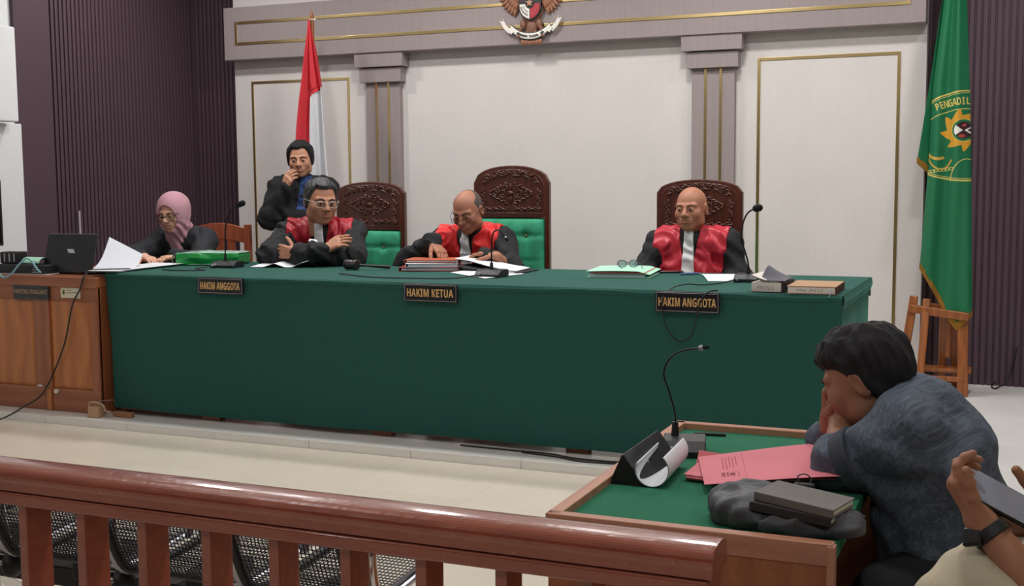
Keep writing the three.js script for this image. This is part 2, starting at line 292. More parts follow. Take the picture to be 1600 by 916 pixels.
// name plates hung on the bench and the clerk's desk
function plate(name, label, str, x0, x1, y0, y1, z, textW, dim) {
  const w = x1 - x0, h = y1 - y0, t = thing('name_plate', label, 'name plate', [(x0 + x1) / 2, (y0 + y1) / 2, z], 0);
  part('board', rbox(w, h, .012, .004, 3), dim ? M({ c: 0x2b2d31, roughness: .3 }) : M({ c: 0x14141b, roughness: .3 }), t);
  const e = .006, fr = dim ? M({ c: 0x63666b, roughness: .35, metalness: .4 }) : M({ c: 0xb0aeb0, roughness: .35, metalness: .4 });
  part('border', [boxAt(0, h / 2 - .007, .006, w - .012, .0022, .002, .0008), boxAt(0, -h / 2 + .007, .006, w - .012, .0022, .002, .0008), boxAt(-w / 2 + .007, 0, .006, .0022, h - .012, .002, .0008), boxAt(w / 2 - .007, 0, .006, .0022, h - .012, .002, .0008)], fr, t);
  part('lettering', text3(str, dim ? .026 : .040, .003, textW).translate(0, 0, .0055), dim ? M({ c: 0x9a8569, roughness: .5 }) : mat.goldPaint, t);
  return t;
}
plate('name_plate', 'black HAKIM ANGGOTA plate below the green file box', 'HAKIM ANGGOTA', -4.211, -3.908, .822, .914, -5.372, .262);
plate('name_plate', 'black HAKIM KETUA plate on the middle of the bench front', 'HAKIM KETUA', -2.917, -2.612, .823, .916, -5.372, .262);
plate('name_plate', 'black HAKIM ANGGOTA plate with a cable looped over it', 'HAKIM ANGGOTA', -1.583, -1.278, .819, .917, -5.372, .272);
plate('name_plate', 'dull grey PANITERA PENGGANTI plate on the wooden clerk desk', 'PANITERA PENGGANTI', -5.527, -5.25, .752, .848, -5.327, .255, true);
// clerk's wooden desk on the left
const DZ = -5.33, DT = .895;
{
  const t = thing('clerk_desk', 'brown panelled wooden clerk desk at the left end of the bench', 'desk', [-5.5, PF, -5.6]);
  const x1 = -4.897, x0 = -6.2;
  wpart('desk_top', metreUV(box6(x0, x1 + .006, DT - .062, DT, -6.1, DZ + .010, .008), 2, true), mat.teakDark, t);
  wpart('body', [metreUV(box6(x1 - .03, x1, PF, DT - .06, -6.08, DZ - .012, .002), 2), metreUV(box6(x0, x1 - .01, PF + .02, DT - .06, DZ - .05, DZ - .026, .003), 2)], mat.teakDark, t);
  // front frame: rails and stiles, panels recessed
  wpart('frame_rail', metreUV(box6(x0, x1, .752, DT - .06, DZ - .03, DZ - .006, .004), 2, true), mat.teakDark, t);
  wpart('frame_rail', metreUV(box6(x0, x1, PF, .232, DZ - .03, DZ, .006), 2, true), mat.teakDark, t);
  for (const [a, b] of [[-4.955, x1], [-5.388, -5.262], [-5.86, -5.735]]) wpart('frame_stile', metreUV(box6(a, b, .225, .757, DZ - .03, DZ - .001, .005), 2), mat.teakDark, t);
  for (const [a, b] of [[-5.262, -4.955], [-5.735, -5.388], [-6.2, -5.86]]) {
    const s = new THREE.Shape(); const w = b - a + .01, h = .535; s.moveTo(-w / 2, -h / 2); s.lineTo(w / 2, -h / 2); s.lineTo(w / 2, h / 2); s.lineTo(-w / 2, h / 2);
    wpart('panel', metreUV(new THREE.ExtrudeGeometry(s, { depth: .004, bevelEnabled: true, bevelThickness: .008, bevelSize: .028, bevelOffset: -.028, bevelSegments: 1 }).translate((a + b) / 2, .49, DZ - .020), 2), mat.teak, t);
  }
  wpart('round_plug', cyl(0, 0, 0, .013, .013, .02).rotateX(Math.PI / 2).translate(-5.22, .215, DZ - .002), M({ c: 0xd8d2c8, roughness: .5 }), t); wpart('peg', cyl(0, 0, 0, .006, .006, .035).rotateZ(Math.PI / 2).translate(-5.33, .24, DZ + .006), M({ c: 0xd8d2c8, roughness: .5 }), t);
  wpart('cable_clip', box6(-5.295, -5.262, .10, .225, DZ - .004, DZ + .012, .003), mat.teak, t);
  const st = solo('sticker', 'small cream inventory sticker with green seal on clerk desk', 'sticker', plain6(-5.169, -5.022, .770, .830, DZ - .006, DZ - .0045), M({ color: 0xffffff, roughness: .6, map: canvasTex(512, 210, (x, w, h) => {
    x.fillStyle = '#d9d2bc'; x.fillRect(0, 0, w, h); x.fillStyle = '#6f8a3c'; x.beginPath(); x.ellipse(75, 95, 34, 58, 0, 0, 7); x.fill(); x.fillStyle = '#41581f'; x.beginPath(); x.ellipse(75, 95, 20, 36, 0, 0, 7); x.fill();
    x.fillStyle = '#45433c'; x.fillRect(135, 52, 150, 9); x.fillRect(135, 90, 340, 9); x.fillRect(135, 112, 330, 4); x.fillRect(350, 172, 120, 9);
  }) }), [-5.095, .77, DZ]);
}
// wooden block with strap and stick at the foot of the bench
{
  const t = thing('wooden_wedge', 'pale wooden block with bent strap at the bench corner', 'block', [-4.88, PF, -5.27]);
  part('block', metreUV(boxAt(0, .032, 0, .075, .064, .06, .006), 6), M({ c: 0xb89472, roughness: .7 }), t);
  part('strap', tube([[-.03, .06, .02], [-.025, .085, .02], [0, .09, .02], [.03, .085, .01], [.055, .07, .0], [.07, .04, 0], [.1, .035, -.01]], .006, 30, 6), M({ c: 0xb3977c, roughness: .6 }), t);
  part('wire', tube([[.0, .085, .015], [.06, .1, 0], [.11, .105, -.02]], .0012, 20, 5), mat.silver, t);
  solo('wooden_stick', 'short brown wooden stick lying under the green cloth hem', 'stick', metreUV(box6(-4.80, -4.665, PF, PF + .032, -5.345, -5.31, .008), 5, true), M({ c: 0x9a6b48, roughness: .65 }), [-4.73, PF, -5.33]);
}
// ------------------------------------------------------------------ judges' chairs
function scroll(cx, cy, r, turns, dir, a0, rad) {       // spiral bead in the xy plane
  const p = []; const n = Math.ceil(turns * 12); for (let i = 0; i <= n; i++) { const t = i / n, a = a0 + dir * t * turns * 2 * Math.PI, q = r * (1 - .82 * t); p.push([cx + Math.cos(a) * q, cy + Math.sin(a) * q, .0]); }
  return tube(p, rad, n * 3, 6);
}
function leaf(cx, cy, len, wid, ang) { const g = sphere(0, 0, 0, .5, len, wid, .016, 10); g.rotateZ(ang); return g.translate(cx + Math.cos(ang) * len * .5, cy + Math.sin(ang) * len * .5, 0); }
function judgeChair(label, x, z, turn, ySh, yTop, yGreen) {
  const t = thing('judge_chair', label, 'chair', [x, PF, z], turn, 'carved judge chairs'); const W = .265, y = v => v - PF;
  const s = new THREE.Shape(); s.moveTo(-W, 0); s.lineTo(W, 0); s.lineTo(W, y(ySh)); { const n = 18; for (let i = 1; i <= n; i++) { const u = 1 - 2 * i / n; s.lineTo(W * u, y(ySh) + (yTop - ySh) * Math.sqrt(Math.max(0, 1 - Math.pow(Math.abs(u), 2.1)))); } } s.lineTo(-W, 0);
  const h = new THREE.Path(); const iw = W - .032; h.moveTo(-iw, y(.40)); h.lineTo(iw, y(.40)); h.lineTo(iw, y(yGreen)); h.lineTo(-iw, y(yGreen)); s.holes.push(h);
  part('back_frame', metreUV(new THREE.ExtrudeGeometry(s, { depth: .03, bevelEnabled: true, bevelThickness: .005, bevelSize: .005, bevelOffset: -.005, bevelSegments: 2 }).translate(0, 0, -.03), 3), mat.carved, t);
  // raised moulding following the arch and the lower rail
  const arc = []; const k = .86; for (let i = 0; i <= 24; i++) { const u = -1 + 2 * i / 24; arc.push([W * k * u, y(ySh) - .012 + (yTop - ySh) * k * Math.sqrt(Math.max(0, 1 - Math.pow(Math.abs(u), 2.1))), .004]); }
  const yl = y(yGreen) + .03; const fr = [[-W * k, yl, .004], ...arc, [W * k, yl, .004]];
  const rim = []; for (let i = 0; i < fr.length - 1; i++) rim.push(rod(fr[i], fr[i + 1], .0035, .0035, 6)); rim.push(rod(fr[fr.length - 1], fr[0], .0035, .0035, 6));
  part('moulding', rim, mat.carved, t);
  // carving: central cartouche, arch garland, side and lower scrolls
  const c = []; const cy = (y(ySh) + y(yGreen)) / 2 + .045, R = .0055;
  for (const m of [-1, 1]) {
    c.push(scroll(m * .055, cy, .030, 1.5, m, m > 0 ? Math.PI : 0, R), scroll(m * .105, cy + .004, .026, 1.4, -m, m > 0 ? Math.PI : 0, R), scroll(m * .035, cy + .036, .020, 1.3, m, m > 0 ? -1.5 : -1.6, R), scroll(m * .035, cy - .036, .020, 1.3, -m, 1.5, R), scroll(m * .075, cy - .028, .016, 1.2, m, 1.2, R * .9), scroll(m * .075, cy + .03, .016, 1.2, -m, -1.2, R * .9));
    for (let i = 0; i < 5; i++) c.push(leaf(m * (.02 + i * .028), cy + (.055 - i * .009), .03, .014, m > 0 ? .6 - i * .35 : Math.PI - .6 + i * .35), leaf(m * (.02 + i * .028), cy - (.055 - i * .009), .03, .014, m > 0 ? -.6 + i * .35 : Math.PI + .6 - i * .35));
    for (let i = 0; i < 5; i++) {                                // along the arch
      const u = m * (.12 + i * .185), px = W * .76 * u * 1.0, py = y(ySh) - .03 + (yTop - ySh) * .82 * Math.sqrt(Math.max(0, 1 - Math.pow(Math.abs(u), 2)));
      c.push(scroll(px, py, .019, 1.3, (i % 2 ? 1 : -1) * m, i * 1.3, R * .9), leaf(px, py, .038, .013, m * (i % 2 ? .5 : -.7) + (m < 0 ? Math.PI : 0)));
    }
    for (let i = 0; i < 3; i++) { const py = yl + .03 + i * (y(ySh) - yl - .05) / 3; c.push(scroll(m * W * .74, py, .017, 1.3, (i % 2 ? 1 : -1) * m, i, R * .9), leaf(m * W * .74, py, .04, .012, Math.PI / 2 + m * .3)); }
    for (let i = 0; i < 4; i++) { const px = m * (.03 + i * .048); c.push(scroll(px, yl + .028, .015, 1.3, (i % 2 ? 1 : -1) * m, 2 + i, R * .9), leaf(px, yl + .022, .04, .012, m > 0 ? .25 : Math.PI - .25)); }
  }
  c.push(sphere(0, cy, 0, .018, 1, 1, .6, 12), leaf(0, cy + .015, .05, .02, Math.PI / 2), leaf(0, cy - .015, .05, .02, -Math.PI / 2));
  part('carving', c.map(g => g.translate(0, 0, .007)), mat.carved, t);
  // upholstered back with buttons
  const top = y(yGreen) - .003, bot = y(.42), cw = iw - .003, btn = [[-.11, top - .11], [.11, top - .11], [0, top - .27], [-.11, top - .42], [.11, top - .42]];
  const cg = sheet((u, v) => { const px = mix(-cw, cw, u), py = mix(bot, top, v); let d = .045 * Math.pow(Math.max(0, 1 - Math.pow(Math.abs(2 * u - 1), 6)), .5) * Math.pow(Math.max(0, 1 - Math.pow(Math.abs(2 * v - 1), 10)), .5); for (const [bx, by] of btn) { d -= .017 * Math.exp(-((px - bx) ** 2 + (py - by) ** 2) / .0007); d -= .004 * Math.exp(-((py - by) ** 2) / .0002); } return [px, py, d - .012]; }, 36, 60, .006, (u, v, p) => [p.x * 2.5, p.y * 2.5]);
  const cu = part('back_cushion', cg, mat.greenVelvet, t);
  for (const [bx, by] of btn) part('button', sphere(bx, by, .02, .009, 1, 1, .6, 10), M({ c: 0x8a7a52, roughness: .4, metalness: .3 }), cu);
  part('seat_cushion', metreUV(boxAt(0, .40, .25, .50, .09, .48, .035, 4), 2.5), mat.greenVelvet, t);
  part('seat_frame', metreUV(boxAt(0, .33, .25, .53, .06, .5, .006), 3), mat.carved, t);
  for (const m of [-1, 1]) { part('leg', metreUV(boxAt(m * .235, .15, .46, .05, .30, .05, .006), 3), mat.carved, t); part('leg', metreUV(boxAt(m * .235, .15, .03, .05, .30, .05, .006), 3), mat.carved, t); part('armrest', [metreUV(boxAt(m * .255, .62, .22, .05, .035, .42, .012, 3), 3), metreUV(boxAt(m * .255, .48, .40, .04, .27, .04, .006), 3)], mat.carved, t); }
  return t;
}
judgeChair('carved chair with green back behind the judge with folded arms', -4.105, -7.10, .0, 1.352, 1.427, 1.10);
judgeChair('tallest carved chair with green back behind the reading judge', -3.06, -7.10, 0, 1.415, 1.527, 1.19);
judgeChair('carved chair mostly hidden behind the bald judge', -1.822, -7.10, 0, 1.35, 1.43, 1.10);
// clerk's reddish wooden chair
{
  const t = thing('wooden_chair', 'reddish wooden slat back chair behind the clerk', 'chair', [-5.33, PF, -7.05], .12);
  const m = mat.redChair, H = 1.13 - PF; const back = -.02;
  for (const s of [-1, 1]) { part('leg', metreUV(box6(s * .235 - .022, s * .235 + .022, 0, H, -.022, .022, .005), 3), m, t); part('leg', metreUV(box6(s * .22 - .022, s * .22 + .022, 0, .43, .4, .444, .005), 3), m, t); }
  const s = new THREE.Shape(); s.moveTo(-.215, H - .13); s.quadraticCurveTo(0, H - .075, .215, H - .13); s.lineTo(.215, H - .035); s.quadraticCurveTo(0, H + .05, -.215, H - .035); s.lineTo(-.215, H - .13);
  part('top_rail', metreUV(extr(s, .02, .003).translate(0, 0, -.012), 3), m, t);
  for (const [x, w] of [[-.10, .06], [0.0, .085], [.10, .06]]) part('back_slat', metreUV(box6(x - w / 2, x + w / 2, .5, H - .09, -.01, .008, .003), 3), m, t);
  part('seat', metreUV(boxAt(0, .445, .21, .5, .035, .48, .01), 3), m, t); part('seat_rail', metreUV(boxAt(0, .50, -.002, .45, .05, .02, .004), 3), m, t);
}
// ------------------------------------------------------------------ things on the bench
function deskMic(label, x, y, z, turn, w, stem, head, group, rr = .0042) {
  const t = thing('desk_microphone', label, 'microphone', [x, y, z], turn, group);
  const s = new THREE.Shape(); s.moveTo(-.06, 0); s.lineTo(.06, 0); s.lineTo(.06, .014); s.lineTo(.03, .034); s.lineTo(-.05, .036); s.lineTo(-.06, .028); s.lineTo(-.06, 0);
  part('base', extr(s, w - .008, .004).translate(0, 0, -w / 2 + .004).rotateY(-Math.PI / 2), mat.black, t);
  part('switch_button', boxAt(w * .28, .031, .03, .022, .006, .012, .002), M({ c: 0x3a3b40, roughness: .4 }), t);
  part('neck_socket', cyl(stem[0][0], .03, stem[0][2], .011, .008, .045), mat.black, t);
  part('gooseneck', tube(stem, rr, 60, 8), mat.blackMetal, t);
  const a = V(...head[0]), b = V(...head[1]);
  part('microphone_collar', rod(stem[stem.length - 1], head[0], .006, .008), mat.silver, t);
  const cap = new THREE.CapsuleGeometry(head[2], a.distanceTo(b), 6, 16); cap.applyQuaternion(new THREE.Quaternion().setFromUnitVectors(V(0, 1, 0), b.clone().sub(a).normalize())); cap.translate((a.x + b.x) / 2, (a.y + b.y) / 2, (a.z + b.z) / 2);
  part('windscreen', cap, mat.foam, t);
  part('plug', [rod([-w * .3, .018, .05], [-w * .3, .018, .085], .009, .009), rod([-w * .3, .018, .085], [-w * .3, .016, .1], .006, .004)], mat.silver, t);
  return t;
}
deskMic('black gooseneck microphone in front of the green file box', -4.44, BT, -5.947, .1, .16, [[-.012, .03, 0], [-.010, .12, 0], [-.005, .23, 0], [.012, .3, .0], [.045, .355, .0], [.085, .375, 0]], [[.095, .38, 0], [.118, .388, 0], .018], 'gooseneck microphones');
deskMic('black gooseneck microphone bent over in front of the reading judge', -2.63, BT, -5.83, -.05, .145, [[0, .03, 0], [0, .12, 0], [.003, .2, 0], [.018, .243, 0], [.048, .25, 0], [.075, .225, .0], [.083, .215, 0]], [[.088, .208, 0], [.096, .198, 0], .008], 'gooseneck microphones');
deskMic('black gooseneck microphone beside the two labelled books', -1.28, BT, -5.96, .05, .118, [[.004, .03, 0], [.004, .09, 0], [-.012, .15, 0], [-.03, .21, 0], [-.026, .285, 0], [0, .345, 0], [.03, .365, 0]], [[.04, .367, 0], [.056, .37, 0], .018], 'gooseneck microphones');
solo('microphone_cable', 'thin black microphone cable lying near the HAKIM KETUA plate', 'cable', tube([[-2.67, BT + .014, -5.74], [-2.75, BT + .006, -5.62], [-2.95, BT + .005, -5.56], [-3.2, BT + .005, -5.55], [-3.5, BT + .005, -5.7]], .0035, 50, 6), mat.cable, [-2.67, BT, -5.72]);
solo('microphone_cable', 'black cable from microphone looping down over the HAKIM ANGGOTA plate', 'cable', [tube([[-1.32, BT + .016, -5.87], [-1.36, BT + .008, -5.75], [-1.43, BT + .008, -5.62], [-1.47, BT + .02, -5.5], [-1.52, BT + .006, -5.42], [-1.545, BT - .04, -5.352], [-1.54, BT - .12, -5.355], [-1.52, BT - .19, -5.37], [-1.47, BT - .235, -5.37], [-1.42, BT - .22, -5.37], [-1.39, BT - .15, -5.355], [-1.365, BT - .05, -5.352], [-1.335, BT - .002, -5.365], [-1.30, BT + .004, -5.42]], .0035, 110, 6)], mat.cable, [-1.42, BT, -5.6]);
solo('microphone_cable', 'thin black cable in front of the microphone by the green file box', 'cable', tube([[-4.49, BT + .014, -5.86], [-4.52, BT + .006, -5.75], [-4.40, BT + .005, -5.68], [-4.55, BT + .005, -5.6], [-4.66, BT + .005, -5.62]], .0035, 40, 6), mat.cable, [-4.5, BT, -5.7]);
// clerk's papers
solo('paper_stack', 'stack of white papers at the left edge of the bench', 'papers', [0, 1, 2].map(i => quadSheet([[-4.955 - i * .006, BT + .006 + i * .003, -5.36 + i * .01], [-4.79, BT + .006 + i * .003, -5.40 + i * .012], [-4.83 + i * .01, BT + .006 + i * .003, -6.02], [-5.06 + i * .008, BT + .006 + i * .003, -6.0]], .0022, 6)), mat.paper, [-4.9, BT + .003, -5.7]);
solo('lifted_page', 'white page lifted up in front of the clerk with pink headscarf', 'papers', sheet((u, v) => { const a = [-4.965, BT + .02, -5.38], b = [-4.80, BT + .02, -5.5], c = [-4.955, 1.0, -5.80], d = [-5.155, 1.105, -5.74]; const p = [0, 1, 2].map(k => mix(mix(a[k], b[k], u), mix(d[k], c[k], u), v)); p[1] -= .035 * Math.sin(v * Math.PI) ; return p; }, 12, 14, .0012), mat.paper2, [-4.9, BT + .02, -5.5]);
{ // green zip file box
  const t = thing('green_file_box', 'bright green zipped plastic file box with papers in front of clerk', 'file box', [-4.70, BT, -6.17], .28);
  const g = M({ color: 0xffffff, roughness: .35, map: dataTex(128, 128, (u, v) => { const n = noise3(u * 12, v * 12, 3, 12, 12) * 6; return [14 + n, 148 + n, 62 + n]; }), clearcoat: .4, clearcoatRoughness: .25 });
  part('front_side', sheet((u, v) => [mix(-.2, .2, u), mix(.004, .072, v) + .004 * Math.sin(u * 9) * v, .125 + .007 * noise3(u * 7, v * 3, 2) + .010 * Math.sin(v * Math.PI) - .008 * Math.exp(-(((u - .3) / .06) ** 2))], 40, 10, .004), g, t);
  part('body', boxAt(0, .036, 0, .39, .068, .235, .012, 3), g, t);
  part('clear_top', sheet((u, v) => [mix(-.195, .195, u), .074 + .012 * Math.sin(u * 3.1) * Math.sin(v * 3.1) + .003 * noise3(u * 8, v * 8, 4), mix(.12, -.12, v)], 24, 14, .002), M({ c: 0xbfe3d0, roughness: .2, clearcoat: .6 }), t);
  for (const yy of [.074, .005]) part('piping', tube([[-.2, yy, .127], [0, yy + .002, .131], [.2, yy, .128]], .003, 20, 6), M({ c: 0x8fd0a4, roughness: .4 }), t);
  part('strap', tube([[-.2, .07, .1], [-.225, .06, .11], [-.23, .03, .12], [-.215, .008, .125]], .004, 20, 6), M({ c: 0x4a5a52, roughness: .6 }), t);
}
solo('folded_paper', 'creased white paper in front of the judge with folded arms', 'papers', sheet((u, v) => { const x = mix(-4.30, -3.955, u), z = mix(-5.985, -6.20, v) - .1 * u; const h = .022 * Math.max(0, 1 - Math.abs(u - .45) / .2) * (1 - .3 * v) + .03 * sstep(.75, 1, u) + .03 * v; return [x + .03 * v, BT + .004 + h, z + .05 * u]; }, 30, 8, .001), mat.paper, [-4.13, BT, -6.1]);
{ // gavel
  const t = thing('gavel', 'dark wooden gavel lying on the green bench', 'gavel', [-3.60, BT, -6.0], .25);
  const prof = [[0, -.045], [.024, -.045], [.030, -.041], [.031, -.03], [.027, -.026], [.0285, -.015], [.0285, .015], [.027, .026], [.031, .03], [.030, .041], [.024, .045], [0, .045]].map(p => new THREE.Vector2(...p));
  part('head', new THREE.LatheGeometry(prof, 24).rotateX(Math.PI / 2).rotateY(1.1).translate(0, .032, 0), M({ c: 0x211c1c, roughness: .3, clearcoat: .4 }), t);
  part('handle', new THREE.LatheGeometry([[0, 0], [.007, 0], [.008, .04], [.006, .07], [.009, .12], [.011, .19], [.008, .205], [0, .208]].map(p => new THREE.Vector2(...p)), 14).rotateZ(-Math.PI / 2 - .06).translate(.025, .03, 0), M({ c: 0x211c1c, roughness: .35 }), t);
}
// case files before the reading judge
{
  const R = a => { const g = (w, h, d, y, dx = 0, dz = 0, r = 0) => boxAt(0, 0, 0, w, h, d, .002, 1).rotateY(r).translate(dx, y, dz); return g(...a); };
  const file = (label, w, h, d, y, m, dx, dz, r) => { const o = thing('case_file', label, 'file', [-3.16, BT, -6.16], .32, 'case files before the reading judge'); part('cover', [R([w, .003, d, y + .0015, dx, dz, r]), R([w, .003, d, y + h - .0015, dx, dz, r]), boxAt(-w / 2 + .0015, y + h / 2, 0, .003, h, d, .001, 1).rotateY(r).translate(dx, 0, dz)], m, o); part('pages', R([w - .016, h - .0075, d - .014, y + h / 2, dx + .006, dz + .001, r]), mat.paper2, o); return o; };
  file('dark red case file, lowest of the stack before reading judge', .34, .022, .26, 0.001, M({ c: 0xa8232f, roughness: .6 }), 0, 0, 0);
  file('white bulging case file in the middle of the stack', .30, .022, .24, .024, mat.paper, .01, .01, .08);
  file('orange case file on top of the stack before reading judge', .31, .017, .24, .047, M({ c: 0xb45636, roughness: .6 }), 0.015, -.01, -.06);
  solo('open_case_book', 'open bundle of white pages with dark cover under the judge hand', 'papers', sheet((u, v) => { const x = mix(-3.0, -2.60, u), z = mix(-6.14, -6.34, v) + .05 * u; return [x, BT + .010 + .058 * Math.pow(1 - u, 1.1) + .008 * Math.sin(u * 6) * (1 - u) + .004 * v, z]; }, 24, 6, .008), mat.paper, [-2.78, BT, -6.2]);
  solo('dark_cover', 'dark folder cover lying under the open white pages', 'folder', sheet((u, v) => [mix(-2.95, -2.55, u), BT + .004 + .03 * Math.pow(1 - u, 2), mix(-6.06, -6.36, v) + .05 * u], 14, 6, .004), mat.black, [-2.78, BT, -6.2]);
  solo('loose_sheet', 'loose white sheet partly under the middle microphone', 'papers', quadSheet([[-2.95, BT + .003, -5.98], [-2.60, BT + .003, -5.68], [-2.52, BT + .003, -6.02], [-2.86, BT + .004, -6.22]], .0012, 10, (u, v) => .012 * v * (1 - u)), mat.paper, [-2.73, BT, -5.95]);
}
// right judge's things
{
  const t = thing('mint_folder', 'pale green document folder on the bench under the glasses', 'folder', [-1.99, BT, -6.16], .14);
  part('cover', sheet((u, v) => { const x = mix(-.17, .17, u), z = mix(.2, -.2, v); return [x, .032 + .004 * Math.sin(u * 3) - .014 * sstep(.8, 1, u), z]; }, 16, 8, .003), mat.mint, t);
  part('cover_back', boxAt(0, .002, 0, .34, .003, .40, .001), mat.mint, t);
  part('pages', [boxAt(-.01, .015, 0, .30, .022, .37, .003)], mat.paper2, t); part('inner_folder', boxAt(0.0, .026, .006, .29, .004, .39, .001), M({ c: 0xb4553f, roughness: .7 }), t);
  const gl = thing('reading_glasses', 'dark rimmed reading glasses resting on the pale green folder', 'glasses', [-1.99, BT + .036, -6.22], .5);
  for (const s of [-1, 1]) { const rim = new THREE.TorusGeometry(.024, .0018, 6, 24).scale(1.1, .85, 1).rotateX(-.35).translate(s * .032, .021, 0); part('rim', rim, mat.blackGloss, gl); part('lens', new THREE.CylinderGeometry(.0235, .0235, .001, 24).rotateX(Math.PI / 2).scale(1.1, .85, 1).rotateX(-.35).translate(s * .032, .021, 0), M({ c: 0xc9dcdc, transmission: .8, roughness: .05, thickness: 0 }), gl); part('temple', tube([[s * .058, .026, -.002], [s * .06, .02, .05], [s * .055, .004, .13]], .0018, 14, 5), mat.blackGloss, gl); }
  part('bridge', tube([[-.008, .024, 0], [0, .028, .002], [.008, .024, 0]], .0018, 8, 5), mat.blackGloss, gl);
  const ph = thing('mobile_phone', 'black phone lying on the bench before the bald judge', 'phone', [-1.80, BT, -6.38], .35); part('body', boxAt(0, .0055, 0, .15, .009, .075, .004, 3), mat.blackGloss, ph); part('screen', boxAt(0, .0102, 0, .142, .0008, .068, .0003, 1), M({ c: 0x0a0a0c, roughness: .08 }), ph);
  const pn = thing('ballpoint_pen', 'blue ballpoint pen beside the phone on the bench', 'pen', [-1.655, BT, -6.27], .7); part('barrel', rod([-.06, .006, 0], [.05, .006, 0], .0055), M({ c: 0x3d5f96, roughness: .3 }), pn); part('tip', rod([.05, .006, 0], [.068, .006, 0], .0045, .001), mat.silver, pn); part('clip', boxAt(-.035, .0125, 0, .04, .0015, .004, .0005, 1), mat.silver, pn);
  solo('loose_sheet', 'white sheet of paper beside the right microphone base', 'papers', quadSheet([[-1.60, BT + .003, -6.30], [-1.47, BT + .003, -5.92], [-1.30, BT + .003, -5.95], [-1.38, BT + .003, -6.36]], .0012, 8, (u, v) => .003 * Math.sin(u * 4)), mat.paper, [-1.45, BT, -6.1]);
}
{ // two law books with handwriting on the page edges
  const hand = (str, col) => canvasTex(512, 160, (x, w, h) => { x.fillStyle = '#d6d1cb'; x.fillRect(0, 0, w, h); x.strokeStyle = 'rgba(120,110,105,.35)'; for (let i = 0; i < 22; i++) { x.beginPath(); x.moveTo(0, i * 7.5 + 2); x.lineTo(w, i * 7.5 + 2); x.lineWidth = 1; x.stroke(); } x.fillStyle = col; x.font = 'italic 92px sans-serif'; x.textAlign = 'center'; x.textBaseline = 'middle'; x.fillText(str, w * .45, h * .55); });
  const t = thing('law_book', 'thick book marked PN PLG with a curled dark cover', 'book', [-1.07, BT, -5.53], -.06, 'law books on the bench');
  part('pages', boxAt(0, .024, 0, .138, .044, .22, .004), M({ c: 0xd8d3cb, roughness: .85 }), t);
  part('page_writing', plain6(-.066, .066, .004, .044, .1101, .1107), M({ color: 0xffffff, roughness: .85, map: hand('PN PLG', '#77736f') }), t);
  part('front_cover', sheet((u, v) => { const x = mix(-.03, .085, u), z = mix(.112, -.13, v); return [x - .02 * v, .05 + .052 * Math.pow(1 - u, 1.6) * sstep(-.1, .9, v) + .004, z]; }, 14, 14, .0025), M({ c: 0x4a4a58, roughness: .4 }), t);
  part('loose_pages', sheet((u, v) => [mix(-.068, .06, u), .0485 + .03 * Math.pow(1 - u, 2), mix(.11, -.1, v)], 10, 4, .004), M({ c: 0xd8d3cb, roughness: .85 }), t);
  part('back_cover', boxAt(.004, .001, 0, .145, .002, .226, .0008, 1), M({ c: 0x2b2a33, roughness: .5 }), t);
  part('spine', boxAt(.072, .025, 0, .004, .048, .226, .0015, 1), M({ c: 0x2b2a33, roughness: .5 }), t);
  const b = thing('law_book', 'tan covered book marked PN PLG at the bench corner', 'book', [-.875, BT, -5.55], .02, 'law books on the bench');
  part('pages', boxAt(0, .018, 0, .208, .030, .30, .003), M({ c: 0xd6d0c8, roughness: .85 }), b);
  part('page_writing', plain6(-.10, .10, .005, .031, .1502, .1508), M({ color: 0xffffff, roughness: .85, map: hand('PN PLG', '#6d6863') }), b);
  part('cover', [boxAt(0, .0345, 0, .216, .004, .306, .0015, 1), boxAt(0, .002, 0, .216, .0035, .306, .0015, 1)], M({ c: 0xb08a66, roughness: .5 }), b);
  part('spine', boxAt(.108, .018, 0, .004, .036, .306, .0015, 1), M({ c: 0x5a2d22, roughness: .5 }), b);
  part('bookmark', tube([[.085, .02, .150], [.083, .0, .162], [.07, -.03, .168]], .0018, 12, 5), M({ c: 0xa9b7d8, roughness: .6 }), b);
}
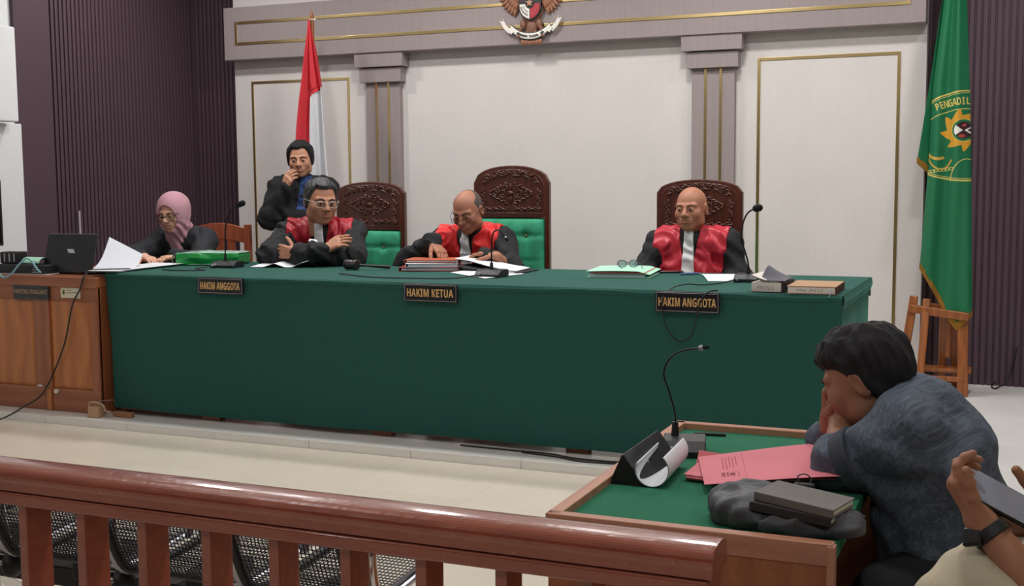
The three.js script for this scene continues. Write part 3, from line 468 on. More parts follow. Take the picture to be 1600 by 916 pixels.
// ------------------------------------------------------------------ things on the clerk's desk
{
  const t = thing('laptop', 'black laptop seen from behind on the clerk desk', 'laptop', [-5.235, DT, -5.46], .04);
  part('keyboard_base', boxAt(0.0, .009, -.14, .36, .016, .235, .005, 3), mat.black, t);
  const lid = part('lid', rbox(.365, .235, .009, .004, 3).translate(0, .1175, 0).rotateX(-.30).translate(0, .012, .0), M({ color: 0xffffff, roughness: .42, map: clothTex(0x1c1d22, 8, 64) }), t); lid.rotation.z = 0;
  part('lid_emblem', extr([[-.035, .012], [.012, .012], [.03, -.012], [-.017, -.012]], .001).translate(.01, .13, .0048).rotateX(-.30).translate(0, .012, 0), M({ c: 0xc9cbd0, roughness: .3, metalness: .3 }), t);
  part('lid_edge', boxAt(0, .2355, 0, .34, .002, .0095, .0008, 1).rotateX(-.30).translate(0, .012, 0), mat.silver, t);
  solo('laptop_cable', 'black cable hanging from laptop down the clerk desk to floor', 'cable', tube([[-5.16, DT + .008, -5.46], [-5.08, DT + .025, -5.42], [-4.99, DT + .02, -5.36], [-4.97, DT + .004, -5.312], [-5.0, .83, -5.312], [-5.06, .74, -5.312], [-5.14, .5, -5.315], [-5.27, .26, -5.31], [-5.33, .18, -5.3], [-5.40, PF + .03, -5.24], [-5.46, FL + .02, -5.14], [-5.52, FL + .005, -5.0], [-5.6, FL + .005, -4.6]], .0045, 140, 6), mat.cable, [-5.16, DT, -5.46]);
  const r = thing('network_router', 'dark router box with sockets at the left desk edge', 'router', [-5.52, DT, -5.47], .04);
  part('case', boxAt(0, .03, 0, .40, .055, .2, .006), mat.black, r); part('lower_plate', boxAt(0, .003, .005, .42, .006, .22, .002, 1), M({ c: 0xbdb6ac, roughness: .6 }), r);
  for (let i = 0; i < 3; i++) part('port_label', boxAt(.12, .016 + i * .014, .1005, .055 - .01 * i, .004, .001, .0004, 1), mat.silver, r);
  const a = thing('power_adapter', 'dark power adapter block with white stripes on the router', 'adapter', [-5.66, DT + .0585, -5.47], .1); part('block', boxAt(0, .035, 0, .13, .07, .09, .006), mat.black, a); for (let i = 0; i < 3; i++) part('stripe', boxAt(-.03 + i * .035, .035, .0455, .008, .05, .001, .0004, 1), M({ c: 0xb9babd, roughness: .5 }), a);
  solo('mint_paper_roll', 'pale green paper curled over the router', 'papers', sheet((u, v) => { const a2 = mix(2.6, .1, v); return [mix(-5.56, -5.42, u) + .02 * v, DT + .062 + .035 * Math.sin(a2) + .0, -5.47 - .06 * Math.cos(a2) * -1 + .0]; }, 10, 16, .0012), mat.mint, [-5.49, DT + .06, -5.47]);
  solo('network_cable', 'light blue network cable looping over the left desk edge', 'cable', tube([[-5.85, DT + .02, -5.30], [-5.68, DT + .03, -5.29], [-5.60, DT + .012, -5.285], [-5.555, DT - .012, -5.285], [-5.50, DT + .01, -5.29], [-5.45, DT + .07, -5.31], [-5.42, DT + .10, -5.335], [-5.395, DT + .085, -5.345], [-5.355, DT + .035, -5.35], [-5.34, DT + .015, -5.36]], .0055, 90, 7), M({ c: 0x7fb0bf, roughness: .5 }), [-5.5, DT, -5.35]);
}
// ------------------------------------------------------------------ flags and emblem
{ // red and white flag on its pole
  const t = thing('national_flag', 'red and white flag hanging on a pole behind the standing man', 'flag', [-4.95, PF, -7.62]);
  const zf = -7.62, k = 7.62 / 7.75; const X = px => px, C0 = [0, 1.45, 0];
  wpart('pole', [rod([-4.90, PF + .02, -7.62], [-4.865, 2.64, -7.62], .017, .015), rod([-4.865, 2.64, -7.62], [-4.872, 2.69, -7.62], .012, .002)], mat.standWood, t);
  wpart('cord', [new THREE.TorusGeometry(.018, .004, 6, 16).rotateX(1.3).translate(-4.867, 2.61, -7.62), boxAt(-4.842, 2.615, -7.62, .012, .014, .014, .002)], M({ c: 0xe2d8d2, roughness: .7 }), t);
  wpart('base', [cyl(-4.90, PF, -7.62, .17, .16, .03, 28), cyl(-4.90, PF + .03, -7.62, .04, .03, .1, 20)], mat.carved, t);
  // cloth: hoist along the pole, pleats hanging; v from top (0) to bottom (1), u across
  const yT = 2.615, yB = .75, L = v => -4.885 - .085 * sstep(0, .5, v) - .05 * v, Rr = v => -4.872 + (v < .26 ? .105 * v / .26 * 1 : .105 + .13 * (v - .26));
  const f = (u, v) => { const x = mix(L(v), Rr(v), u), y = mix(yT, yB, v); const pl = sstep(0, .15, v); return [x, y - .03 * u * sstep(0, .3, v), zf + .03 + pl * (.028 * Math.sin(u * 13 + v * 2) + .012 * Math.sin(u * 27 + 1))]; };
  const cut = v => mix(1.15, .48, sstep(.23, .30, v)) - .30 * sstep(.30, .75, v);
  const cm = M({ vertexColors: true, color: 0xffffff, roughness: .75, sheen: .3, sheenRoughness: .5 });
  for (const [nm, u0, u1, c] of [['red_half', v => 0, v => clamp(cut(v)), [.62, .030, .045]], ['white_half', v => clamp(cut(v)), v => 1, [.66, .67, .70]]]) {
    const v0 = nm === 'red_half' ? 0 : .235;
    const g = sheet((u, v) => f(mix(u0(mix(v0, 1, v)), u1(mix(v0, 1, v)), u), mix(v0, 1, v)), 26, 60, .0012); const col = []; for (let i = 0; i < g.attributes.position.count; i++) col.push(...c); g.setAttribute('color', new THREE.Float32BufferAttribute(col, 3));
    g.translate(-t.position.x, -t.position.y, -t.position.z); part(nm, g, cm, t);
  }
}
{ // green court flag: a printed front fold and a rear fold, on a pole
  const W = 1024, H = 2048, X0 = -.66, X1 = -.20, Y0 = .45, Y1 = 2.85;
  const flagTex = canvasTex(W, H, (x) => {
    x.fillStyle = '#0b6a42'; x.fillRect(0, 0, W, H);
    const S = W / (X1 - X0), SY = H / (Y1 - Y0); x.setTransform(S, 0, 0, -SY, -X0 * S, Y1 * SY);   // draw in metres
    const gold = '#c9a045', pale = '#d6bb62'; const cx = -.335, cy = 1.70;
    const arc = (rx, ry, a0, a1, w) => { x.lineWidth = w; x.strokeStyle = pale; x.beginPath(); x.ellipse(-.33, 1.655, rx, ry, 0, a0, a1); x.stroke(); };
    arc(.365, .292, .5, 2.64, .009); arc(.355, .280, .5, 2.64, .004); arc(.30, .185, .4, 2.75, .005);
    arc(.42, .245, -2.2, -.9, .009); arc(.41, .233, -2.2, -.9, .004);
    // sun with eight flames
    x.fillStyle = '#d39a2c'; x.beginPath(); const sx = -.372, sy = 1.712; for (let i = 0; i <= 160; i++) { const a = i / 160 * 2 * Math.PI, k = (i / 20) % 1, r = .085 + .05 * Math.pow(k, 1.6) * (k < .88 ? 1 : (1 - k) / .12); const p = [sx + r * Math.cos(-a), sy + r * 1.05 * Math.sin(-a)]; i ? x.lineTo(...p) : x.moveTo(...p); } x.fill();
    x.fillStyle = '#0b6a41'; x.beginPath(); x.arc(sx + .01, sy, .066, 0, 7); x.fill(); x.strokeStyle = pale; x.lineWidth = .004; x.stroke();
    x.fillStyle = '#3b1a1e'; x.beginPath(); x.arc(sx + .01, sy, .05, 0, 7); x.fill();
    x.fillStyle = '#e6e2da'; x.beginPath(); x.moveTo(sx + .006, sy); x.arc(sx + .006, sy, .05, 2.5, 3.75); x.closePath(); x.fill(); x.beginPath(); x.moveTo(sx + .014, sy); x.arc(sx + .014, sy, .05, -.6, .55); x.closePath(); x.fill();
    x.fillStyle = '#b5483d'; x.beginPath(); x.ellipse(sx, sy - .034, .018, .01, 0, 0, 7); x.fill(); x.fillStyle = '#c94b4b'; x.beginPath(); x.ellipse(sx + .012, sy + .03, .012, .006, .5, 0, 7); x.fill(); x.fillStyle = '#2a2a2a'; x.beginPath(); x.arc(sx + .042, sy, .008, 0, 7); x.fill();
    // wreath, ribbon, chain
    x.strokeStyle = gold; x.lineWidth = .010; x.beginPath(); x.ellipse(-.50, 1.60, .075, .12, .2, 3.3, 5.6); x.stroke();
    x.lineWidth = .018; x.beginPath(); x.moveTo(-.565, 1.575); x.quadraticCurveTo(-.53, 1.53, -.47, 1.55); x.stroke();
    x.strokeStyle = pale; x.lineWidth = .004; for (let i = 0; i < 8; i++) { x.beginPath(); x.ellipse(-.575 + i * .021, 1.462 + i * .003, .014, .008, .3, 0, 7); x.stroke(); }
    x.lineWidth = .005; x.beginPath(); x.ellipse(-.34, 1.40, .09, .14, 0, .6, 3.1); x.stroke();
    // lettering along the arch
    x.fillStyle = pale; const str = 'PENGADILAN'; for (let i = 0; i < str.length; i++) { const px = -.515 + i * .0245, q = (px + .33) / .36, py = 1.65 + .238 * Math.sqrt(1 - q * q), sl = -.235 / .36 * q / Math.sqrt(1 - q * q); x.save(); x.translate(px, py); x.rotate(Math.atan(sl)); x.scale(.001 * .66, -.001); x.font = 'bold 62px sans-serif'; x.textAlign = 'center'; x.textBaseline = 'middle'; x.fillText(str[i], 0, 0); x.restore(); }
  });
  const gm = M({ color: 0xffffff, roughness: .7, map: flagTex, sheen: .3, sheenColor: new THREE.Color(0x58c090), sheenRoughness: .4 }), plain = M({ color: 0xffffff, roughness: .7, map: rep(clothTex(0x0b6a42, 6, 96), 3), sheen: .3, sheenColor: new THREE.Color(0x58c090), sheenRoughness: .4 });
  const t = thing('court_flag', 'green court flag with gold sun emblem hanging on its stand', 'flag', [-.36, PF, -7.72]);
  const lin = (tab, y) => { let i = 0; while (i < tab.length - 2 && y < tab[i + 1][0]) i++; const k = clamp((tab[i][0] - y) / (tab[i][0] - tab[i + 1][0])); return mix(tab[i][1], tab[i + 1][1], k); };
  const Lf = [[2.95, -.40], [2.488, -.497], [1.98, -.548], [1.5, -.560], [.91, -.594], [.55, -.594]], Rf = [[2.95, -.35], [2.488, -.368], [1.94, -.335], [1.49, -.315], [.6, -.285], [.5, -.285]];
  const bottom = u => mix(.90, .535, sstep(0, .72, u) * .4 + clamp(u / .72) * .6) * (u < .72 ? 1 : 1) + (u > .72 ? (u - .72) / .28 * .085 : 0);
  wpart('front_fold', sheet((u, v) => { const y = mix(2.95, bottom(u), v), x = mix(lin(Lf, y), lin(Rf, y), u); return [x, y, -7.70 + .018 * Math.sin(u * 8 + y * .8) + .012 * Math.sin(u * 15 - y) - .05 * Math.pow(2 * u - 1, 4)]; }, 36, 90, .0014, (u, v, p) => [(p.x - X0) / (X1 - X0), (p.y - Y0) / (Y1 - Y0)]), gm, t);
  const Lb = [[2.95, -.42], [2.488, -.505], [1.98, -.565], [1.55, -.622], [1.4, -.64]];
  const bb = u => mix(1.545, 1.44, u);
  wpart('rear_fold', sheet((u, v) => { const y = mix(2.95, bb(u), v), x = mix(lin(Lb, y), -.50, u); return [x, y, -7.735 + .012 * Math.sin(u * 6 + y) - .03 * u]; }, 14, 60, .0014), plain, t);
  const fr = M({ c: 0xc08a2a, roughness: .6, bumpMap: bumpTex((u, v) => .5 + .5 * Math.sin(u * 120)), bumpScale: .001 });
  const fringe = (pts, h) => { const a = []; for (let i = 0; i < pts.length - 1; i++) for (let k = 0; k < 12; k++) { const q = k / 12, p = [0, 1, 2].map(j => mix(pts[i][j], pts[i + 1][j], q)); a.push(boxAt(p[0], p[1] - h / 2, p[2], .0085, h * (1 + .1 * Math.sin(k * 3)), .003, .001, 1)); } return a; };
  const fb = u => { const y = bottom(u), x = mix(lin(Lf, y), lin(Rf, y), u); return [x, y + .012, -7.70 + .018 * Math.sin(u * 8 + y * .8) + .012 * Math.sin(u * 15 - y) - .05 * Math.pow(2 * u - 1, 4)]; };
  const f1 = wpart('gold_fringe', fringe([0, .12, .24, .36, .48, .6, .72, .8, .9, 1].map(fb), .045), fr, t); f1.userData.kind = 'stuff';
  const f2 = wpart('gold_fringe', fringe([0, .25, .5, .75].map(u => { const y = bb(u); return [mix(lin(Lb, y), -.50, u), y + .01, -7.735 + .012 * Math.sin(u * 6 + y) - .03 * u]; }), .04), fr, t); f2.userData.kind = 'stuff';
  wpart('pole', [rod([-.42, .32, -7.79], [-.375, 2.97, -7.79], .016, .014)], mat.standWood, t);
}
{ // wooden flag stand
  const t = thing('flag_stand', 'brown wooden flag stand with tall legs by the ribbed wall', 'flag stand', [-.5, PF, -7.78]); const m = mat.standWood;
  const leg = (a, b, w) => wpart('leg', metreUV(bar(a, b, w, .035, .008), 3), m, t);
  leg([-.70, PF, -7.70], [-.625, .70, -7.76], .05); leg([-.575, PF, -7.62], [-.548, .685, -7.74], .045); leg([-.325, PF, -7.70], [-.338, .66, -7.74], .062); leg([-.46, PF, -7.93], [-.455, .66, -7.86], .05); leg([-.385, PF, -7.95], [-.395, .65, -7.87], .04);
  wpart('top_board', metreUV(bar([-.65, .625, -7.73], [-.30, .585, -7.70], .05, .03, .006), 3), m, t);
  wpart('top_board', metreUV(bar([-.55, .63, -7.84], [-.30, .60, -7.82], .045, .03, .006), 3), m, t);
  wpart('lower_shelf', metreUV(boxAt(-.43, .245, -7.80, .30, .022, .16, .004), 3), m, t); wpart('lower_rail', metreUV(bar([-.58, .20, -7.70], [-.32, .20, -7.70], .03, .025, .004), 3), m, t);
}
{ // eagle coat of arms over the entablature
  const t = thing('eagle_emblem', 'carved eagle coat of arms with shield and white ribbon above the judges', 'emblem', [-3.245, 2.688, FZ + .012]);
  const br = M({ c: 0x9a6a50, roughness: .45, metalness: .15 }), brd = M({ c: 0x7c5340, roughness: .5 });
  const half = []; 
  for (const m of [-1, 1]) {
    const wing = []; for (let r = 0; r < 3; r++) for (let i = 0; i < 15; i++) { const a = m > 0 ? -1.2 + i * .165 : Math.PI + 1.2 - i * .165; const l = .185 - r * .05 - Math.abs(i - 6) * .003, g = sphere(0, 0, 0, .5, l, .036, .022, 12).rotateZ(a).translate(m * .075 + Math.cos(a) * l * .5, .05 + Math.sin(a) * l * .5 + i * .005, .004 + r * .009); wing.push(g); }
    part('wing', wing, br, t);
    part('leg', [sphere(m * .062, -.165, .012, .03, .8, 1.15, .5, 14), rod([m * .068, -.18, .012], [m * .098, -.245, .02], .014, .008), sphere(m * .095, -.25, .022, .016, 1.3, .6, .8, 10)], brd, t);
  }
  part('body', [sphere(0, -.02, .0, .12, .78, 1.25, .22, 24), sphere(0, -.19, .0, .05, .9, 1.3, .35, 14)], brd, t);
  part('head', [sphere(.0, .15, .01, .045, .9, 1.2, .6, 16), rod([-.03, .165, .02], [-.075, .15, .02], .014, .003)], br, t);
  const tail = []; for (let i = 0; i < 7; i++) { const a = -Math.PI / 2 + (i - 3) * .17; tail.push(sphere(0, 0, 0, .5, .15, .024, .016, 10).rotateZ(a).translate(Math.cos(a) * .075, -.165 + Math.sin(a) * .075 + 0, .004)); } 
  part('tail', [...tail, ...[...Array(7)].map((_, i) => sphere((i - 3) * .022, -.285, .006, .016, 1, 1.5, .6, 10))], br, t);
  // shield with quarters
  const sh = (k, d, z) => { const s = new THREE.Shape(); s.moveTo(-.083 * k, .10 * k); s.lineTo(.083 * k, .10 * k); s.lineTo(.083 * k, -.045 * k); s.bezierCurveTo(.08 * k, -.105 * k, .04 * k, -.13 * k, 0, -.14 * k); s.bezierCurveTo(-.04 * k, -.13 * k, -.08 * k, -.105 * k, -.083 * k, -.045 * k); return extr(s, d, .001).translate(0, 0, z); };
  const S = part('shield', sh(1, .02, .012), M({ c: 0x1b181a, roughness: .4 }), t);
  const q = (x0, x1, low) => { const s = new THREE.Shape(); const sg = Math.sign(x0 + x1); if (low) { s.moveTo(sg * .003, -.028); s.lineTo(sg * .076, -.028); s.lineTo(sg * .076, -.045); s.bezierCurveTo(sg * .073, -.098, sg * .036, -.12, sg * .003, -.130); } else { s.moveTo(sg * .003, .003); s.lineTo(sg * .076, .003); s.lineTo(sg * .076, .093); s.lineTo(sg * .003, .093); } return extr(s, .002, .0006).translate(0, 0, .033); };
  const red = M({ c: 0xae2433, roughness: .4, side: THREE.DoubleSide }), wh = M({ c: 0xe6e3da, roughness: .5, side: THREE.DoubleSide }), blk = M({ c: 0x1c2224, roughness: .5 });
  part('shield_quarter', q(-1, 0, false), red, S); part('shield_quarter', q(1, 0, false), wh, S); part('shield_quarter', q(-1, 0, true), wh, S); part('shield_quarter', q(1, 0, true), red, S);
  part('tree_mark', [boxAt(.042, .02, .036, .012, .04, .002, .0005, 1), sphere(.042, .045, .036, .024, 1, .7, .1, 12)], blk, S);
  part('bull_mark', [sphere(-.042, .03, .036, .02, 1, .9, .1, 12), boxAt(-.042, .055, .036, .05, .008, .002, .0005, 1)], blk, S);
  part('rice_mark', [tube([[-.068, -.045, .036], [-.05, -.08, .036], [-.015, -.105, .036]], .006, 12, 5), tube([[-.05, -.042, .036], [-.035, -.068, .036], [-.012, -.085, .036]], .004, 12, 5)], M({ c: 0x8d9088, roughness: .5 }), S);
  part('chain_mark', tube([[.06, -.045, .036], [.045, -.08, .036], [.015, -.105, .036]], .004, 12, 5), M({ c: 0xc2606a, roughness: .5 }), S);
  const star = []; for (let i = 0; i < 10; i++) { const a = Math.PI / 2 + i * Math.PI / 5, r = i % 2 ? .012 : .03; star.push([r * Math.cos(a), -.02 + r * Math.sin(a)]); }
  part('centre_disc', [sphere(0, -.026, .036, .034, 1, 1, .1, 20)], blk, S); part('star', extr(star, .003, .0005).translate(0, 0, .039), M({ c: 0xb98a6a, roughness: .4 }), S);
  // ribbon with the motto
  const rib = (dz, w, c0, c1) => sheet((u, v) => { const a = mix(c0, c1, u); return [.205 * Math.sin(a) * .9, -.085 - .165 * Math.cos(a) + mix(-w, w, v), .024 + dz]; }, 30, 3, .005);
  const rb = part('ribbon', rib(0, .019, -.92, .92), wh, t);
  part('ribbon_edge', rib(-.005, .026, -.94, .94), blk, t);
  for (const m of [-1, 1]) { part('ribbon_end', extr([[m * .15, -.20], [m * .185, -.165], [m * .215, -.115], [m * .205, -.14], [m * .235, -.13], [m * .205, -.185], [m * .165, -.225]], .004, .0006).translate(0, 0, .020), wh, t); part('ribbon_fold', extr([[m * .125, -.215], [m * .15, -.185], [m * .168, -.2], [m * .145, -.23]], .004, .0006).translate(0, 0, .028), wh, t); }
  const letters = []; const str = 'BHINNEKA TUNGGAL IKA'; for (let i = 0; i < str.length; i++) { if (str[i] === ' ') continue; const a = -.56 + i * 1.12 / (str.length - 1); letters.push(text3(str[i], .017, .002).rotateZ(a * .8).translate(.185 * Math.sin(a), -.085 - .165 * Math.cos(a), .027)); }
  const lt = part('motto_lettering', letters, blk, rb); lt.userData.kind = 'stuff';
}
// white box, dark screen and door pull on the left wall
solo('air_conditioner', 'white box unit projecting from the left wall', 'box', metreUV(box6(XL + .051, XL + .16, 1.845, 2.475, -6.135, -5.2, .012, 3)), mat.whitewall, [XL, 1.835, -5.7]);
{ const t = thing('wall_screen', 'dark screen edge on the white wall at far left', 'screen', [XL + .06, 1.02, -5.6]); part('frame', boxAt(.02, .22, 0, .04, .44, .82, .006), mat.black, t); part('panel', boxAt(.0405, .22, 0, .002, .40, .78, .001, 1), mat.blackGloss, t); }
{ const t = thing('door_pull', 'thin pale vertical handle on the purple ribbed wall', 'handle', [XL + .018, 1.06, -6.79]); part('bar', box6(0.006, .018, 0, .17, -.008, .008, .003), M({ c: 0xb9b0b0, roughness: .4 }), t); }
solo('wall_cable', 'short loop of dark cable on the floor by the ribbed wall', 'cable', tube([[-.03, .35, ZB + .03], [-.06, .2, ZB + .035], [-.09, .12, ZB + .06], [-.125, PF + .01, ZB + .10], [-.15, PF + .006, ZB + .16], [-.17, PF + .01, ZB + .1], [-.15, PF + .03, ZB + .05]], .005, 50, 6), mat.cable, [-.1, PF, ZB + .1]);
solo('floor_cable', 'black cable lying along the foot of the green cloth', 'cable', tube([[-2.6, PF + .006, -5.36], [-2.3, PF + .006, -5.35], [-2.1, PF + .007, -5.34], [-1.95, PF + .006, -5.3], [-1.8, PF + .006, -5.30], [-1.5, PF + .006, -5.33]], .0042, 60, 6), mat.cable, [-2.1, PF, -5.34]);
solo('floor_cable', 'thin second cable beside the black cable at the bench foot', 'cable', tube([[-2.25, PF + .005, -5.33], [-2.05, PF + .005, -5.30], [-1.92, PF + .005, -5.26], [-1.78, PF + .005, -5.27], [-1.6, PF + .005, -5.30]], .0035, 50, 6), mat.cable, [-2.0, PF, -5.28]);
// ------------------------------------------------------------------ people: distance fields meshed with surface nets
function surfaceNets(sdf, mn, mx, c, colorFn) {
  const nx = Math.ceil((mx[0] - mn[0]) / c) + 1, ny = Math.ceil((mx[1] - mn[1]) / c) + 1, nz = Math.ceil((mx[2] - mn[2]) / c) + 1, F = new Float32Array(nx * ny * nz), B = 4;
  const id = (i, j, k) => (k * ny + j) * nx + i;
  for (let k0 = 0; k0 < nz; k0 += B) for (let j0 = 0; j0 < ny; j0 += B) for (let i0 = 0; i0 < nx; i0 += B) {
    const d = sdf(mn[0] + (i0 + 1.5) * c, mn[1] + (j0 + 1.5) * c, mn[2] + (k0 + 1.5) * c), far = Math.abs(d) > c * 2.6 * 1.9;
    for (let k = k0; k < Math.min(nz, k0 + B); k++) for (let j = j0; j < Math.min(ny, j0 + B); j++) for (let i = i0; i < Math.min(nx, i0 + B); i++) F[id(i, j, k)] = far ? d : sdf(mn[0] + i * c, mn[1] + j * c, mn[2] + k * c);
  }
  const vi = new Int32Array(nx * ny * nz).fill(-1), P = [], idx = [];
  const E = [[0, 1], [2, 3], [4, 5], [6, 7], [0, 2], [1, 3], [4, 6], [5, 7], [0, 4], [1, 5], [2, 6], [3, 7]];
  for (let k = 0; k < nz - 1; k++) for (let j = 0; j < ny - 1; j++) for (let i = 0; i < nx - 1; i++) {
    const v = [F[id(i, j, k)], F[id(i + 1, j, k)], F[id(i, j + 1, k)], F[id(i + 1, j + 1, k)], F[id(i, j, k + 1)], F[id(i + 1, j, k + 1)], F[id(i, j + 1, k + 1)], F[id(i + 1, j + 1, k + 1)]];
    let m = 0; for (let q = 0; q < 8; q++) if (v[q] < 0) m |= 1 << q; if (m === 0 || m === 255) continue;
    let x = 0, y = 0, z = 0, n = 0;
    for (const [a, b] of E) if ((v[a] < 0) !== (v[b] < 0)) { const t = v[a] / (v[a] - v[b]); x += (a & 1) + t * ((b & 1) - (a & 1)); y += (a >> 1 & 1) + t * ((b >> 1 & 1) - (a >> 1 & 1)); z += (a >> 2) + t * ((b >> 2) - (a >> 2)); n++; }
    vi[id(i, j, k)] = P.length / 3; P.push(mn[0] + (i + x / n) * c, mn[1] + (j + y / n) * c, mn[2] + (k + z / n) * c);
  }
  const quad = (a, b, cc, d, flip) => { if (a < 0 || b < 0 || cc < 0 || d < 0) return; flip ? idx.push(a, cc, b, a, d, cc) : idx.push(a, b, cc, a, cc, d); };
  for (let k = 1; k < nz - 1; k++) for (let j = 1; j < ny - 1; j++) for (let i = 1; i < nx - 1; i++) {
    const s = F[id(i, j, k)] < 0;
    if (s !== (F[id(i + 1, j, k)] < 0)) quad(vi[id(i, j - 1, k - 1)], vi[id(i, j, k - 1)], vi[id(i, j, k)], vi[id(i, j - 1, k)], !s);
    if (s !== (F[id(i, j + 1, k)] < 0)) quad(vi[id(i - 1, j, k - 1)], vi[id(i - 1, j, k)], vi[id(i, j, k)], vi[id(i, j, k - 1)], !s);
    if (s !== (F[id(i, j, k + 1)] < 0)) quad(vi[id(i - 1, j - 1, k)], vi[id(i, j - 1, k)], vi[id(i, j, k)], vi[id(i - 1, j, k)], !s);
  }
  const N = [], C = [], U = [], e = c * .6;
  for (let q = 0; q < P.length; q += 3) {
    const x = P[q], y = P[q + 1], z = P[q + 2]; let a = sdf(x + e, y, z) - sdf(x - e, y, z), b = sdf(x, y + e, z) - sdf(x, y - e, z), g = sdf(x, y, z + e) - sdf(x, y, z - e); const l = Math.hypot(a, b, g) || 1; N.push(a / l, b / l, g / l);
    U.push(x + z * .6, y + z * .3); if (colorFn) C.push(...colorFn(x, y, z));
  }
  const G = new THREE.BufferGeometry(); G.setAttribute('position', new THREE.Float32BufferAttribute(P, 3)); G.setAttribute('normal', new THREE.Float32BufferAttribute(N, 3)); G.setAttribute('uv', new THREE.Float32BufferAttribute(U, 2)); if (colorFn) G.setAttribute('color', new THREE.Float32BufferAttribute(C, 3)); G.setIndex(idx); return G;
}
const smin = (a, b, k) => { const h = Math.max(k - Math.abs(a - b), 0) / k; return Math.min(a, b) - h * h * k * .25; };
const smax = (a, b, k) => -smin(-a, -b, k);
const dell = (x, y, z, a, b, c) => { const k0 = Math.hypot(x / a, y / b, z / c), k1 = Math.hypot(x / (a * a), y / (b * b), z / (c * c)); return k1 < 1e-9 ? -Math.min(a, b, c) : k0 * (k0 - 1) / k1; };
const dcap = (x, y, z, a, b, ra, rb) => { const ex = b[0] - a[0], ey = b[1] - a[1], ez = b[2] - a[2], px = x - a[0], py = y - a[1], pz = z - a[2], t = clamp((px * ex + py * ey + pz * ez) / (ex * ex + ey * ey + ez * ez + 1e-12)); return Math.hypot(px - ex * t, py - ey * t, pz - ez * t) - mix(ra, rb, t); };
const field = (prims, k) => (x, y, z) => { let d = 1e3; for (const p of prims) d = smin(d, dcap(x, y, z, p[0], p[1], p[2], p[3]), p[4] ?? k); return d; };
function bounds(prims, pad) { const mn = [1e9, 1e9, 1e9], mx = [-1e9, -1e9, -1e9]; for (const p of prims) for (const [q, r] of [[p[0], p[2]], [p[1], p[3]]]) for (let i = 0; i < 3; i++) { mn[i] = Math.min(mn[i], q[i] - r - pad); mx[i] = Math.max(mx[i], q[i] + r + pad); } return [mn, mx]; }
// a head in its own frame: face to +z, eyes at y = 0, chin at -0.115, crown at 0.117
function headField(o) {
  const jw = o.jaw ?? 1, slit = o.slit ?? .0042, ck = o.cheek ?? 1;
  return (x, y, z) => {
    const ax = Math.abs(x);
    let d = dell(x, y - .028, z + .012, .077, .089, .098);
    d = smin(d, dell(x, y + .036, z - .018, .067 * jw, .078, .071), .03);
    d = smin(d, dell(x, y + .095, z - .060, .027 * jw, .019, .023), .03);
    d = smin(d, Math.hypot(ax - .048 * jw, y + .066, z - .008) - .024, .03);
    d = smin(d, Math.hypot(ax - .041, y + .024, z - .056) - .027 * ck, .02);
    d = smin(d, dcap(ax, y, z, [.010, .021, .085], [.046, .023, .070], .009, .010), .014);
    d = smax(d, -(Math.hypot(ax - .031, y - .001, z - .104) - .0165), .014);
    d = smin(d, dcap(x, y, z, [0, .012, .087], [0, -.027, .109], .008, .0135), .011);
    d = smin(d, Math.hypot(ax - .0150, y + .031, z - .098) - .0095, .007);
    d = smin(d, dell(x, y + .058, z - .078, .032, .022, .019), .018);
    d = smin(d, dcap(ax, y, z, [0, -.0520, .0985], [.024, -.0575, .086], .0060, .0035), .004);
    d = smin(d, dcap(ax, y, z, [0, -.0665, .0965], [.020, -.0620, .087], .0070, .0035), .004);
    d = smax(d, -dcap(ax, y, z, [0, -.0592, .1050], [.027, -.0600, .0900], .0032, .0020), .003);
    d = smin(d, Math.hypot(ax - .031, y - .001, z - .0765) - .0152, .005);
    d = smax(d, -dell(ax - .031, y - (.0005 - (o.lookDown ?? 0)), z - .094, .0125, slit, .0135), .0025);
    let e = dell(ax - .080 - (y) * .05, y + .004, z + .014 - y * .25, .010, .033, .019); e = smax(e, -dell(ax - .091, y + .002, z + .008 - y * .25, .008, .020, .010), .006);
    d = smin(d, e, .009);
    d = smin(d, dcap(x, y, z, [0, -.05, -.028], [0, -.17, -.045], .050, .056), .028);
    return d;
  };
}
const lin = h => { const c = new THREE.Color(h); return [c.r, c.g, c.b]; };
const mixc = (a, b, t) => a.map((v, i) => mix(v, b[i], t));
